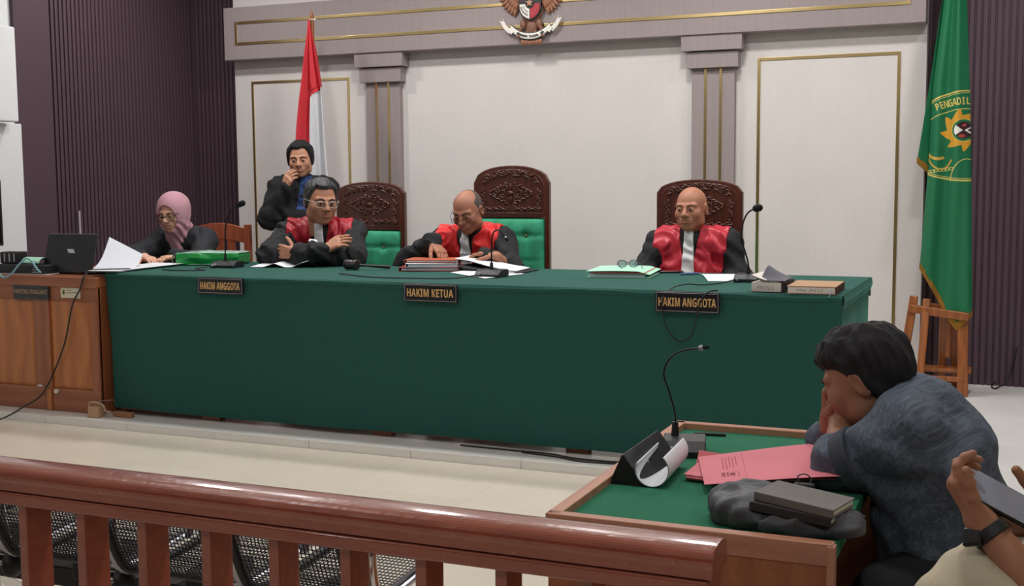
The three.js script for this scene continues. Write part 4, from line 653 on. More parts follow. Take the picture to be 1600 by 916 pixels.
function headParts(o) {           // geometry in head space
  const f = headField(o), skin = lin(o.skin), lip = mixc(skin, [.30, .07, .06], o.lip ?? .45), dark = mixc(skin, [.03, .02, .018], .45);
  const col = (x, y, z) => { const ax = Math.abs(x); const L = sstep(.003, -.002, dcap(ax, y, z, [0, -.059, .099], [.024, -.0598, .087], .0105, .004)); let c = mixc(skin, lip, L); const n = noise3(x * 60, y * 60, z * 60) * .04 + noise3(x * 200, y * 200, z * 200) * .04; c = c.map(v => v * (1 + n)); if (o.stubble) { const s = sstep(-.045, -.065, y) * sstep(.0, .04, z) * (1 - L) * o.stubble; c = mixc(c, dark, s * (.5 + .5 * noise3(x * 300, y * 300, z * 300))); } return c; };
  const out = { skin: surfaceNets(f, [-.105, -.19, -.125], [.105, .135, .135], .0028, col) };
  if (o.hair) {
    const h = o.hair, th = h.thick ?? .012, hf = (x, y, z) => {
      const ax = Math.abs(x); let d = dell(x, y - .028, z + .012, .077, .089, .098); d = smin(d, dell(x, y + .025, z + .005, .066, .07, .07), .03);
      const n = noise3(x * 90, y * 28, z * 60) * (h.rough ?? .003) + noise3(x * 30, y * 15, z * 30) * (h.rough ?? .003);
      const t = th * (1 + (h.top ?? 0) * sstep(.02, .1, y)) * (1 + (h.front ?? 0) * sstep(.0, .08, z));
      
      const low0 = mix(h.nape ?? -.06, h.line ?? .062, sstep(h.z0 ?? -.045, h.z1 ?? .06, z + (h.temple ?? 0) * sstep(.03, .07, ax) * -1));
      const low = low0 - (h.wave ?? 0) * noise3(x * 26, 1, z * 20); const tp = .25 + .75 * sstep(-.004, h.taper ?? .028, y - low); let r = d - (t + n) * tp; let reg = (low - y) * .8; if (h.cap !== undefined) reg = Math.max(reg, (y + .012 * noise3(x * 30, y * 30, z * 30) - mix(h.cap, .14, sstep(.02, -.10, z))) * .8);
      if (h.part) reg += .02 * h.part * sstep(.0, .06, x) * sstep(.03, .08, z);
      return smax(smax(r, reg, .006), -(d + .004), .004);
    };
    out.hair = surfaceNets(hf, [-.14, -.12, -.16], [.14, .19, .15], .003);
  }
  const brow = []; for (const s of [-1, 1]) brow.push(tube([[s * .013, .0185, .0965], [s * .028, .0255, .0935], [s * .048, .019, .0785]], o.browR ?? .0032, 14, 6).scale(1, 1, 1));
  out.brow = brow;
  out.eyes = [-1, 1].map(s => new THREE.SphereGeometry(.0138, 18, 14).rotateX(Math.PI / 2).translate(s * .031, .001, .0768));
  out.iris = [-1, 1].map(s => new THREE.SphereGeometry(.0062, 14, 10).scale(1, 1, .35).translate(s * .031 + (o.gaze ?? 0), -.0005 - (o.lookDown ?? 0), .0896));
  return out;
}
// a hand as a list of tapered capsules: wrist w, direction d of the fingers, palm normal n, thumb side t
function handPrims(w, d, n, t, o = {}) {
  const s = o.s ?? 1, D = V(...d).normalize(), Nn = V(...n), T = V(...t); Nn.addScaledVector(D, -Nn.dot(D)).normalize(); T.addScaledVector(D, -T.dot(D)).addScaledVector(Nn, -T.dot(Nn)).normalize();
  const W = V(...w), A = [], curl = o.curl ?? [.4, .5, .55, .6], len = [.072, .080, .074, .058], off = [.030, .010, -.010, -.029], spread = o.spread ?? .06, kn = [.088, .090, .086, .079];
  const at = p => [p.x, p.y, p.z], k = .010;
  for (let i = 0; i < 4; i++) {
    const K = W.clone().addScaledVector(D, kn[i] * s).addScaledVector(T, off[i] * s); const B = W.clone().addScaledVector(T, off[i] * .55 * s);
    A.push([at(B), at(K.clone().addScaledVector(Nn, -.002)), .0155 * s, .0115 * s, .016]);
    let p = K, ang = 0, dir0 = D.clone().addScaledVector(T, (1.5 - i) * spread).normalize(), r = .0098 * s; const c = curl[i];
    [.45, .30, .25].forEach((q, j) => { ang += c * [.8, 1.15, .8][j]; const dd = dir0.clone().multiplyScalar(Math.cos(ang)).addScaledVector(Nn, Math.sin(ang)); const e = p.clone().addScaledVector(dd, len[i] * q * s); A.push([at(p), at(e), r, r * .9, .005]); p = e; r *= .9; });
  }
  const th = o.thumb ?? [.75, .6, .35];            // weights of T, D, N
  let p = W.clone().addScaledVector(D, .022 * s).addScaledVector(T, .024 * s), dir = T.clone().multiplyScalar(th[0]).addScaledVector(D, th[1]).addScaledVector(Nn, th[2]).normalize(); const bend = o.thumbBend ?? .35;
  A.push([at(W.clone().addScaledVector(D, .01 * s)), at(p), .016 * s, .0145 * s, .014]); let r = .0125 * s;
  [.042, .033, .026].forEach((l, j) => { const e = p.clone().addScaledVector(dir, l * s); A.push([at(p), at(e), r, r * .88, .007]); p = e; r *= .9; dir = dir.clone().multiplyScalar(1).addScaledVector(D, bend).addScaledVector(Nn, bend * .4).normalize(); });
  return A;
}
const skinMat = M({ vertexColors: true, color: 0xffffff, roughness: .55 });
const eyeWhite = M({ c: 0xb5a9a0, roughness: .25 }), irisMat = M({ c: 0x1a0f0b, roughness: .15 });
function figure(o) {
  const t = thing('person', o.label, 'person', o.base), b = V(...o.base), loc = p => [p[0] - b.x, p[1] - b.y, p[2] - b.z];
  const J = {}; for (const k of Object.keys(o.J)) J[k] = loc(o.J[k]);
  const v = a => V(...a), at = p => [p.x, p.y, p.z];
  const side = v(J.shL).sub(v(J.shR)).normalize(), Mid = v(J.shL).add(v(J.shR)).multiplyScalar(.5), up = Mid.clone().sub(v(J.hip)).normalize(), fwd = V().crossVectors(side, up).normalize();
  const off = (p, s, f = 0) => at(v(p).addScaledVector(side, s).addScaledVector(fwd, f));
  const w = o.width ?? 1, chest = J.chest ?? at(Mid.clone().lerp(v(J.hip), .35)), waist = J.waist ?? at(Mid.clone().lerp(v(J.hip), .7));
  const torso = (i) => [[off(at(Mid), .11 * w), off(at(Mid), -.11 * w), .066 + i, .066 + i], [off(chest, .075 * w, .01), off(chest, -.075 * w, .01), .098 * w + i, .098 * w + i], [off(waist, .06 * w, .012), off(waist, -.06 * w, .012), .10 * w + i, .10 * w + i], [off(J.hip, .08), off(J.hip, -.08), .105 * w + i, .105 * w + i],
    [off(at(Mid), .09 * w), J.shL, .066 + i, .058 + i], [off(at(Mid), -.09 * w), J.shR, .066 + i, .058 + i], [chest, waist, .1 * w + i, .1 * w + i], [waist, J.hip, .1 * w + i, .1 * w + i]];
  const H = new THREE.Matrix4().compose(v(J.head), new THREE.Quaternion().setFromEuler(new THREE.Euler(o.head.pitch ?? 0, o.head.yaw ?? 0, o.head.roll ?? 0, 'YXZ')), V(1, 1, 1).multiplyScalar(o.head.s ?? 1));
  const nk = V(0, -.12, -.04).applyMatrix4(H);
  const arms = (s, e, ww, r0, r1, r2) => [[s, e, r0, r1], [e, ww, r1, r2]];
  const legs = []; if (J.knL) for (const q of ['L', 'R']) { const hp = off(J.hip, q === 'L' ? .09 : -.09); legs.push([hp, J['kn' + q], .085, .058], [J['kn' + q], J['an' + q], .058, .042]); }
  const skinC = lin(o.head.skin);
  // body: torso, neck and arms in one field; head and hands on finer grids, merged into one mesh
  const bodyPr = [...torso(-.012), [at(nk), at(Mid.clone().addScaledVector(up, -.01)), .05, .07], ...arms(J.shL, J.elL, J.wrL, .045, .038, .028), ...arms(J.shR, J.elR, J.wrR, .045, .038, .028), ...legs.map(l => [l[0], l[1], l[2] - .012, l[3] - .012])];
  const [bn, bx] = bounds(bodyPr, .03); const ctone = (x, y, z) => skinC.map(c => c * (1 + noise3(x * 60, y * 60, z * 60) * .05));
  const geos = [surfaceNets(field(bodyPr, .05), bn, bx, .012, ctone)];
  const hp = headParts(o.head); geos.push(hp.skin.applyMatrix4(H));
  for (const hd of o.hands ?? []) { const pr = handPrims(loc(hd.w), hd.d, hd.n, hd.t, hd); const from = hd.side === 'L' ? J.elL : J.elR; pr.push([at(v(from).lerp(v(loc(hd.w)), .55)), loc(hd.w), .034 * (hd.s ?? 1), .0265 * (hd.s ?? 1), .02]); const [hn, hx] = bounds(pr, .012); geos.push(surfaceNets(field(pr, .006), hn, hx, .0028, ctone)); }
  const body = new THREE.Mesh(mergeGeometries(geos.map(g => g.toNonIndexed())), skinMat); body.name = 'body'; body.castShadow = body.receiveShadow = true; t.add(body);
  const hm = h => h.applyMatrix4(H);
  if (hp.hair) part('hair', hm(hp.hair), o.head.hair.mat, t);
  if (o.head.brows !== false) for (const g of hp.brow) part('eyebrow', hm(g), o.head.browMat, t);
  if (o.head.eyes !== false) { for (const g of hp.eyes) part('eyeball', hm(g), eyeWhite, t); for (const g of hp.iris) part('iris', hm(g), irisMat, t); }
  if (o.head.glasses) { const q = o.head.glasses, y0 = q.y ?? -.003, z0 = q.z ?? .107; const g = part('eyeglasses', hm(merge([...[-1, 1].flatMap(s => { const pts = []; for (let i = 0; i < 24; i++) { const a = i / 24 * 2 * Math.PI, e = q.round ? 1 : .7; pts.push([s * .034 + q.w * Math.sign(Math.cos(a)) * Math.pow(Math.abs(Math.cos(a)), e), y0 + q.h * Math.sign(Math.sin(a)) * Math.pow(Math.abs(Math.sin(a)), e), z0 - Math.abs(s * .034 + q.w * Math.cos(a)) * .18]); } return [tube(pts, q.r, 60, 6, true), tube([[s * (.034 + q.w), y0 + q.h * .6, z0 - .012], [s * .074, y0 + q.h * .7 + .002, z0 - .03], [s * .086, .012, .03], [s * .088, .010, -.015], [s * .086, -.008, -.03]], q.r, 24, 6)]; }), tube([[-.034 + q.w, y0 + q.h * .3, z0 - .002], [0, y0 + q.h * .55, z0 + .004], [.034 - q.w, y0 + q.h * .3, z0 - .002]], q.r, 10, 6)])), q.mat, t);
    for (const s of [-1, 1]) part('lens', hm(new THREE.CylinderGeometry(1, 1, .001, 28).rotateX(Math.PI / 2).scale(q.w * .97, q.h * .97, 1).rotateY(s * .18).translate(s * .034, y0, z0 - .006)), M({ c: 0xf2f6f6, transmission: 1, roughness: .02, thickness: 0, ior: 1.3 }), g); }
  const ctx = { J, side, up, fwd, Mid, H, torso, off, chest, waist, legs, arms, at, v, t, loc, nk };
  for (const c of o.clothes) { const r = c.make(ctx); const m = part(c.name, surfaceNets(r.f, r.mn, r.mx, r.c ?? .009), c.mat, t); }
  return { t, ctx };
}
const tl = (c, x, y, z) => { const a = x - c.Mid.x, b = y - c.Mid.y, d = z - c.Mid.z; return [a * c.side.x + b * c.side.y + d * c.side.z, a * c.up.x + b * c.up.y + d * c.up.z, a * c.fwd.x + b * c.fwd.y + d * c.fwd.z]; };
// robe with wide sleeves; red satin front panels, white bands
function robeField(c, o = {}) {
  const i = o.i ?? .026, thA = c.at(V(0, -.125, -.012).applyMatrix4(c.H)), thB = c.at(c.Mid.clone().addScaledVector(c.up, -.05).addScaledVector(c.fwd, .045)); const pr = [...c.torso(i), [thA, thB, .040, .060 + i * .5], ...c.arms(c.J.shL, c.J.elL, o.cuffL ?? c.J.wrL, .072, .072, o.sl ?? .062), ...c.arms(c.J.shR, c.J.elR, o.cuffR ?? c.J.wrR, .072, .072, o.sr ?? .062)];
  if (c.legs.length) for (const l of c.legs) pr.push([l[0], l[1], l[2] + .03, l[3] + .05]);
  const f0 = field(pr, o.k ?? .055), amp = o.fold ?? .008;
  const f = (x, y, z) => { let d = f0(x, y, z); if (d > .08 || d < -.08) return d; const [u, v2, w] = tl(c, x, y, z); const wr = noise3(x * 7, y * 7, z * 7); d -= amp * .8 * noise3(u * 14 + 3, v2 * 6, w * 12) + amp * .7 * (1 - 2 * Math.abs(noise3(u * 24 + 2 * wr, v2 * 13 + 4, w * 20))) + amp * .6 * Math.sin((x - z) * 40 + v2 * 48 + 5 * wr); return d; };
  const [mn, mx] = bounds(pr, .03); return { f, mn, mx, pr };
}
const collar = (c, r0 = .070, r1 = .066, h0 = -.01, h1 = .075, gap = .020) => { const a = V(0, -.12, -.042).applyMatrix4(c.H), b = c.Mid.clone().addScaledVector(c.up, .0); const A = c.at(b.clone().addScaledVector(c.up, h0)), B = c.at(b.clone().addScaledVector(c.up, h1).lerp(a, .55)); return (x, y, z) => { const d = Math.abs(dcap(x, y, z, A, B, r0, r1)) - .006; const [u, v2, w] = tl(c, x, y, z); const top = (v2 - h1 - .012 + w * .18); let r = Math.max(d, top, h0 - .03 - v2); if (w > 0) r = Math.max(r, gap - Math.abs(u)); return r; }; };
const robeMat = M({ color: 0xffffff, roughness: .8, map: rep(clothTex(0x111216, 5, 64), 4), sheen: .12, sheenColor: new THREE.Color(0x3a3f4c), sheenRoughness: .5 });
const satin = M({ c: 0xc01c28, roughness: .42, sheen: .6, sheenColor: new THREE.Color(0xff5060), sheenRoughness: .35 });
const bandMat = M({ c: 0xe6e6e8, roughness: .8 });
function judgeClothes(o = {}) {
  const R = c => c._robe ??= robeField(c, o.robe);
  return [
    { name: 'robe', mat: robeMat, make: c => { const r = R(c), cl = collar(c); return { f: (x, y, z) => smin(r.f(x, y, z), cl(x, y, z), .012), mn: r.mn, mx: r.mx.map((q, i) => i === 1 ? q + .06 : q), c: .0085 }; } },
    { name: 'red_panel', mat: o.satin ?? satin, make: c => { const r = R(c), tf = field(c.torso(.03), .055); const f = (x, y, z) => { const d = r.f(x, y, z) - .007; if (d > .05) return d; const off2 = tf(x, y, z) - .022; const [u, v2, w] = tl(c, x, y, z), au = Math.abs(u), k = clamp(-v2 / .36); const outer = mix(o.out0 ?? .215, o.out1 ?? .14, sm(k)), inner = mix(.058, .030, clamp((.07 - v2) / .16)); return smax(d - .004 * noise3(u * 30, v2 * 6, w * 9), Math.max(au - outer, inner - au, -(w + .035), -(d + .02), off2), .004); }; return { f, mn: c.off(c.at(c.Mid), 0).map((q, i) => q - [.34, .50, .30][i]), mx: c.off(c.at(c.Mid), 0).map((q, i) => q + [.34, .16, .34][i]), c: .0048 }; } },
    { name: 'white_bands', mat: bandMat, make: c => { const r = R(c), n = o.pleats ?? 0, tf = field(c.torso(.03), .055); const f = (x, y, z) => { const d = r.f(x, y, z) - .017; if (d > .05) return d; const [u, v2, w] = tl(c, x, y, z), k = clamp((.06 - v2) / .34), uu = u - (o.shift ?? 0) * k; return smax(d - (n ? .004 * Math.cos(uu * n) : 0), Math.max(Math.abs(uu) - mix(.026, o.bw ?? .042, k), -(w - .0), v2 - .12, -(d + .03), v2 < -.03 ? tf(x, y, z) - .03 : -1), .004); }; return { f, mn: c.at(c.Mid).map((q, i) => q - [.2, .46, .16][i]), mx: c.at(c.Mid).map((q, i) => q + [.2, .14, .32][i]), c: .0042 }; } },
  ];
}
const hairBlack = M({ c: 0x0d0c0f, roughness: .82, bumpMap: bumpTex((u, v) => .5 + .5 * noise3(u * 80, v * 10, 2, 80, 10)), bumpScale: .001 });
const hairGrey = M({ color: 0xffffff, roughness: .6, map: rep(dataTex(128, 128, (u, v) => { const n = noise3(u * 60, v * 14, 5, 60, 14) * 26 + noise3(u * 6, v * 6, 3, 6, 6) * 14; return [52 + n, 51 + n, 54 + n]; }), 6) });
const hairShort = M({ color: 0xffffff, roughness: .8, map: rep(dataTex(128, 128, (u, v) => { const n = noise3(u * 90, v * 90, 5, 90, 90) * 20; return [84 + n, 72 + n, 66 + n]; }), 8) });
const browMat = M({ c: 0x1f1815, roughness: .8 });

// judge on the right: bald, facing the hall
figure({ label: 'bald man in black robe with red panels and white bands sitting upright', base: [-1.76, PF, -6.75],
  J: { head: [-1.765, 1.262, -6.70], shL: [-1.575, 1.055, -6.78], shR: [-1.965, 1.055, -6.78], hip: [-1.765, .60, -6.82], elL: [-1.48, .84, -6.72], elR: [-2.05, .86, -6.66], wrL: [-1.62, .76, -6.52], wrR: [-1.93, .76, -6.52], knL: [-1.65, .58, -6.45], knR: [-1.88, .58, -6.45], anL: [-1.65, .18, -6.45], anR: [-1.88, .18, -6.45] },
  head: { yaw: -.10, pitch: .02, roll: .02, s: 1.07, skin: 0xae755a, jaw: 1.0, slit: .0020, lip: .5, browMat: M({ c: 0x4a3328, roughness: .8 }), browR: .0022, gaze: -.001 },
  hands: [{ side: 'L', w: [-1.63, .755, -6.515], d: [-.9, -.1, .15], n: [0, -1, 0], t: [.1, 0, .9], curl: [.3, .3, .35, .4] }, { side: 'R', w: [-1.92, .755, -6.515], d: [.9, -.1, .15], n: [0, -1, 0], t: [-.1, 0, .9], curl: [.3, .3, .35, .4] }],
  clothes: judgeClothes({ bw: .046, satin: M({ c: 0xc42a3c, roughness: .42, sheen: .6, sheenColor: new THREE.Color(0xff6878), sheenRoughness: .35 }) }) });
// presiding judge: reading, head bowed
figure({ label: 'man in red and black robe with glasses reading papers at the middle', base: [-3.12, PF, -6.7],
  J: { head: [-3.085, 1.248, -6.50], shL: [-2.93, 1.065, -6.66], shR: [-3.33, 1.055, -6.64], hip: [-3.13, .60, -6.80], elL: [-2.78, .90, -6.45], elR: [-3.47, .935, -6.44], wrL: [-2.88, .985, -6.30], wrR: [-3.225, 1.065, -6.30], knL: [-3.0, .58, -6.45], knR: [-3.26, .58, -6.45], anL: [-3.0, .18, -6.45], anR: [-3.26, .18, -6.45] },
  head: { yaw: -.02, pitch: .38, roll: .06, s: 1.06, skin: 0xa87158, jaw: 1.02, slit: .0018, lookDown: .0015, lip: .5, browMat, hair: { thick: .0035, rough: .0012, nape: -.06, line: .085, z0: -.03, z1: .05, cap: .066, mat: hairShort }, glasses: { w: .026, h: .0135, r: .0015, y: -.012, z: .112, mat: M({ c: 0x2a2220, roughness: .3, metalness: .4 }) } },
  hands: [{ side: 'R', w: [-3.215, 1.065, -6.29], d: [.70, -.50, .35], n: [-.45, -.75, -.1], t: [.25, -.1, .9], curl: [.35, .4, .45, .5], thumb: [.5, .8, .4], s: 1.1 }, { side: 'L', w: [-2.81, .995, -6.30], d: [-.85, .12, .2], n: [0, -1, .1], t: [.2, .2, .9], curl: [.35, .4, .45, .5], s: 1.05 }],
  clothes: judgeClothes({ pleats: 420, bw: .052, shift: .0, out0: .21, out1: .16, satin: M({ c: 0xdd2426, roughness: .5, sheen: .5, sheenColor: new THREE.Color(0xff6a58), sheenRoughness: .4 }) }) });
// judge on the left: arms folded on the bench, looking aside
figure({ label: 'man in black and red robe with clear glasses and folded arms', base: [-4.15, PF, -6.55],
  J: { head: [-4.045, 1.308, -6.385], shL: [-3.92, 1.105, -6.56], shR: [-4.29, 1.108, -6.40], hip: [-4.16, .60, -6.72], elL: [-3.79, .975, -6.34], elR: [-4.27, .975, -6.16], wrL: [-4.03, .985, -6.12], wrR: [-3.90, 1.015, -6.14], knL: [-3.95, .58, -6.42], knR: [-4.2, .58, -6.36], anL: [-3.95, .18, -6.45], anR: [-4.2, .18, -6.40] },
  head: { yaw: .90, pitch: .12, roll: -.03, s: 1.16, skin: 0xb47e63, jaw: 1.06, cheek: 1.06, slit: .0024, lip: .5, browMat, hair: { thick: .011, top: .5, front: .2, rough: .003, nape: -.055, line: .074, z0: -.03, z1: .05, temple: .016, wave: .008, mat: hairGrey }, glasses: { w: .027, h: .0165, r: .0017, mat: M({ c: 0xcfcac6, roughness: .25, metalness: .3 }) } },
  hands: [{ side: 'R', w: [-3.885, 1.022, -6.17], d: [.62, .38, -.25], n: [.1, -.6, -.8], t: [-.2, .9, -.3], curl: [.25, .3, .3, .35], s: 1.05 }, { side: 'L', w: [-4.05, 1.00, -6.10], d: [-.8, .12, .1], n: [0, -.2, -1], t: [0, 1, .1], curl: [.7, .8, .8, .8], s: 1.05 }],
  clothes: judgeClothes({ bw: .042, out0: .205, out1: .12, robe: { sl: .052, sr: .052, i: .02, fold: .009 }, satin: M({ c: 0xa81c2c, roughness: .45, sheen: .5, sheenColor: new THREE.Color(0xd84858), sheenRoughness: .35 }) }) });
// ------------------------------------------------------------------ more people
{ // clerk with pink headscarf
  const pink = M({ color: 0xffffff, roughness: .85, map: rep(clothTex(0xbd8e9a, 7, 64, 5), 4), sheen: .3, sheenColor: new THREE.Color(0xf0c8d0), sheenRoughness: .5 }), blazer = M({ color: 0xffffff, roughness: .8, map: rep(clothTex(0x1c2026, 7, 64, 6), 4) });
  figure({ label: 'woman in pink headscarf, dark glasses and dark blazer reading papers', base: [-5.32, PF, -6.7],
    J: { head: [-5.325, 1.225, -6.55], shL: [-5.16, 1.035, -6.68], shR: [-5.50, 1.035, -6.66], hip: [-5.33, .60, -6.78], elL: [-5.02, .90, -6.42], elR: [-5.52, .93, -6.36], wrL: [-5.03, .965, -6.20], wrR: [-5.25, .955, -6.13], knL: [-5.2, .58, -6.4], knR: [-5.45, .58, -6.4], anL: [-5.2, .18, -6.4], anR: [-5.45, .18, -6.4] },
    head: { yaw: .14, pitch: .22, roll: .05, s: 1.04, skin: 0xd8a88e, jaw: .98, slit: .0016, lookDown: .002, lip: .6, browMat, browR: .002, glasses: { w: .027, h: .022, r: .0022, round: true, y: -.006, mat: M({ c: 0x17141a, roughness: .25 }) } },
    hands: [{ side: 'R', w: [-5.22, .955, -6.12], d: [.9, -.1, .35], n: [0, -1, 0], t: [-.3, 0, .9], curl: [.25, .25, .3, .3] }, { side: 'L', w: [-5.02, .96, -6.20], d: [-.5, -.1, .8], n: [0, -1, 0], t: [-.8, 0, -.5], curl: [.4, .4, .4, .4] }],
    clothes: [
      { name: 'blazer', mat: blazer, make: c => { const r = robeField(c, { i: .018, sl: .045, sr: .045, fold: .005 }); return { ...r, c: .009 }; } },
      { name: 'headscarf', mat: pink, make: c => {
        const inv = c.H.clone().invert(), e = inv.elements, M3 = c.at(c.Mid), r = robeField(c, { i: .02, sl: .045, sr: .045, fold: .005 });
        const nb = c.at(c.Mid.clone().addScaledVector(c.up, .03).addScaledVector(c.fwd, .02)), nc = c.at(c.Mid.clone().addScaledVector(c.up, -.12).addScaledVector(c.fwd, .075)), nd = c.at(c.Mid.clone().addScaledVector(c.up, -.33).addScaledVector(c.fwd, .10));
        const hc = c.at(V(0, -.09, 0).applyMatrix4(c.H));
        const f = (x, y, z) => {
          const X = e[0] * x + e[4] * y + e[8] * z + e[12], Y = e[1] * x + e[5] * y + e[9] * z + e[13], Z = e[2] * x + e[6] * y + e[10] * z + e[14];
          let d = dell(X, Y - .022, Z + .022, .104, .120, .126); d = smin(d, dell(X, Y + .055, Z + .006, .082, .09, .092), .05);
          d = smin(d, dcap(x, y, z, hc, nb, .07, .10), .05); d = smin(d, dcap(x, y, z, nb, nc, .085, .06), .04); d = smin(d, dcap(x, y, z, nc, nd, .055, .035), .03);
          const ang = Math.atan2(X, Z + .03), fo = Math.sin(Y * 85 + ang * 3 + X * 30 + 4 * noise3(X * 12, Y * 12, Z * 12)) * sstep(-.02, -.08, Y) + .7 * Math.sin(Y * 60 - X * 50 + Z * 90) * sstep(.05, -.05, Y) * sstep(.05, -.02, Z);
          d -= .004 * fo + .004 * noise3(X * 14, Y * 14, Z * 14);
          const open = dell(X, Y + .018, Z - .115, .066, .090, .095); d = smax(d, -open, .012); return d;
        };
        return { f, mn: M3.map((q, i) => q - [.24, .40, .22][i]), mx: M3.map((q, i) => q + [.24, .40, .32][i]), c: .005 };
      } },
    ] });
}
{ // standing man in black coat
  const coat = M({ color: 0xffffff, roughness: .9, map: rep(clothTex(0x111216, 5, 64, 7), 4) }), shirt = M({ color: 0xffffff, roughness: .85, map: rep(dataTex(128, 128, (u, v) => { const p = Math.sin(u * 40) * Math.sin(v * 40) > .35 ? 26 : 0, n = noise3(u * 30, v * 30, 3, 30, 30) * 14; return [26 + p + n, 52 + p + n, 98 + p + n]; }), 5) });
  figure({ label: 'standing man in black coat and blue shirt holding his chin', base: [-4.80, PF, -7.33],
    J: { head: [-4.765, 1.588, -7.27], shL: [-4.635, 1.375, -7.40], shR: [-4.935, 1.385, -7.25], hip: [-4.82, .92, -7.36], elL: [-4.60, 1.13, -7.27], elR: [-4.915, 1.175, -7.08], wrL: [-4.77, 1.19, -7.12], wrR: [-4.765, 1.385, -7.09], knL: [-4.72, .52, -7.36], knR: [-4.90, .52, -7.32], anL: [-4.72, .16, -7.37], anR: [-4.90, .16, -7.33] },
    head: { yaw: .42, pitch: .10, roll: .04, s: 1.04, skin: 0xb88569, jaw: 1.0, slit: .0022, lip: .4, browMat, hair: { thick: .015, top: .35, front: -.1, rough: .004, nape: -.06, line: .074, z0: -.03, z1: .055, temple: .022, wave: .008, part: .6, mat: hairBlack } },
    hands: [{ side: 'R', w: [-4.775, 1.375, -7.075], d: [.42, .85, .02], n: [.25, -.15, -.95], t: [-.7, .5, -.2], curl: [.35, .4, .45, .5], thumb: [.75, .7, .35], s: 1.0 }, { side: 'L', w: [-4.79, 1.195, -7.11], d: [-.95, .1, .05], n: [0, -.2, -1], t: [0, 1, 0], curl: [.5, .5, .5, .5] }],
    clothes: [
      { name: 'coat', mat: coat, make: c => { const r = c._r ??= robeField(c, { i: .022, sl: .05, sr: .052, fold: .006 }), cl = collar(c, .075, .074, -.01, .05, .035); return { f: (x, y, z) => smin(r.f(x, y, z), cl(x, y, z), .01), mn: r.mn, mx: r.mx.map((q, i) => i === 1 ? q + .06 : q), c: .0085 }; } },
      { name: 'shirt', mat: shirt, make: c => { const r = c._r, tf = field(c.torso(.03), .055); const f = (x, y, z) => { const d = r.f(x, y, z) - .005; if (d > .05) return d; const [u, v2, w] = tl(c, x, y, z); return smax(d, Math.max(Math.abs(u - .03) - .045 - .07 * clamp(-v2 / .5), -w, v2 - .1, -(d + .03), tf(x, y, z) - .014), .004); }; const m = c.at(c.Mid); return { f, mn: m.map((q, i) => q - [.25, .6, .2][i]), mx: m.map((q, i) => q + [.25, .15, .35][i]), c: .006 }; } },
    ] });
}
// ------------------------------------------------------------------ counsel's desk on the right
const LX0 = -.907, LX1 = -.318, LZ0 = -3.295, LZ1 = -2.275, LT = .75;
{
  const t = thing('counsel_desk', 'wooden desk with raised rim and green felt top on the right', 'desk', [-.61, FL, -2.78]);
  const W = (n, g, m = mat.deskTrim, sw = false) => wpart(n, metreUV(g, 2, sw), m, t);
  W('felt_top', box6(LX0 + .025, LX1 - .002, LT - .05, LT - .018, LZ0 + .022, LZ1 - .02, .002), mat.greenFelt); 
  W('rim', box6(LX0, LX0 + .03, LT - .06, LT, LZ0, LZ1, .003), mat.deskTrim); W('rim', box6(LX0, LX1, LT - .06, LT, LZ0 - .005, LZ0 + .025, .003), mat.deskTrim, true); W('rim', box6(LX0, LX1, LT - .045, LT, LZ1 - .025, LZ1 + .004, .003), mat.deskTrim, true);
  W('end_panel', box6(LX0 + .004, LX1 - .006, FL, LT - .042, LZ1 - .022, LZ1, .003), mat.deskWood); W('end_panel', box6(LX0 + .004, LX1 - .006, FL, LT - .055, LZ0, LZ0 + .022, .003), mat.deskWood); W('side_panel', box6(LX0, LX0 + .02, FL, LT - .055, LZ0 + .02, LZ1 - .02, .003), mat.deskWood);
  W('corner_block', box6(LX1 - .012, LX1 + .004, LT - .09, LT - .004, LZ1 - .02, LZ1 + .006, .003), mat.deskTrim);
}
const LS = LT - .018;
deskMic('grey desk microphone with thin gooseneck on the counsel desk', -.80, LS, -2.985, .25, .11, [[-.025, .03, -.03], [-.025, .09, -.03], [-.04, .15, -.03], [-.055, .205, -.03], [-.035, .248, -.03], [.0, .266, -.03], [.035, .271, -.03]], [[.045, .273, -.03], [.058, .274, -.03], .0045], undefined, .0026);
{ const t = thing('sign_holder', 'black folded sign board standing at the left of counsel desk', 'sign', [-.845, LS, -2.86], .0);
  part('front_board', sheet((u, v) => [mix(.05, -.002, v) + 0, mix(.0, .070, v), mix(.245, -.045, u)], 2, 2, .004), mat.black, t); part('rear_board', sheet((u, v) => [mix(-.035, -.004, v), mix(0, .070, v), mix(.245, -.045, u)], 2, 2, .004), mat.black, t);
  part('end_board', extr([[.052, 0], [-.037, 0], [-.003, .071]], .004).translate(0, 0, .242), mat.black, t); }
{ // rolled papers
  const roll = (r0, th, a0, a1, l, m, label, pos, turn) => solo('rolled_papers', label, 'papers', sheet((u, v) => { const a = mix(a0, a1, u), r = r0 + .006 * u; return [Math.cos(a) * r, r0 + .006 + Math.sin(a) * r, mix(-l / 2, l / 2, v)]; }, 36, 4, th).rotateY(turn).translate(...pos), m, pos);
  roll(.036, .003, -3.6, .85, .22, mat.paper, 'curled white papers lying beside the black sign board', [-.785, LS, -2.72], .06);
  solo('blue_sheet', 'small bluish sheet tucked between sign board and rolled papers', 'papers', quadSheet([[-.815, LS + .004, -2.62], [-.805, LS + .004, -2.66], [-.822, LS + .045, -2.74], [-.835, LS + .04, -2.68]], .001, 6), M({ c: 0x9aa6b8, roughness: .8 }), [-.82, LS, -2.7]);
}
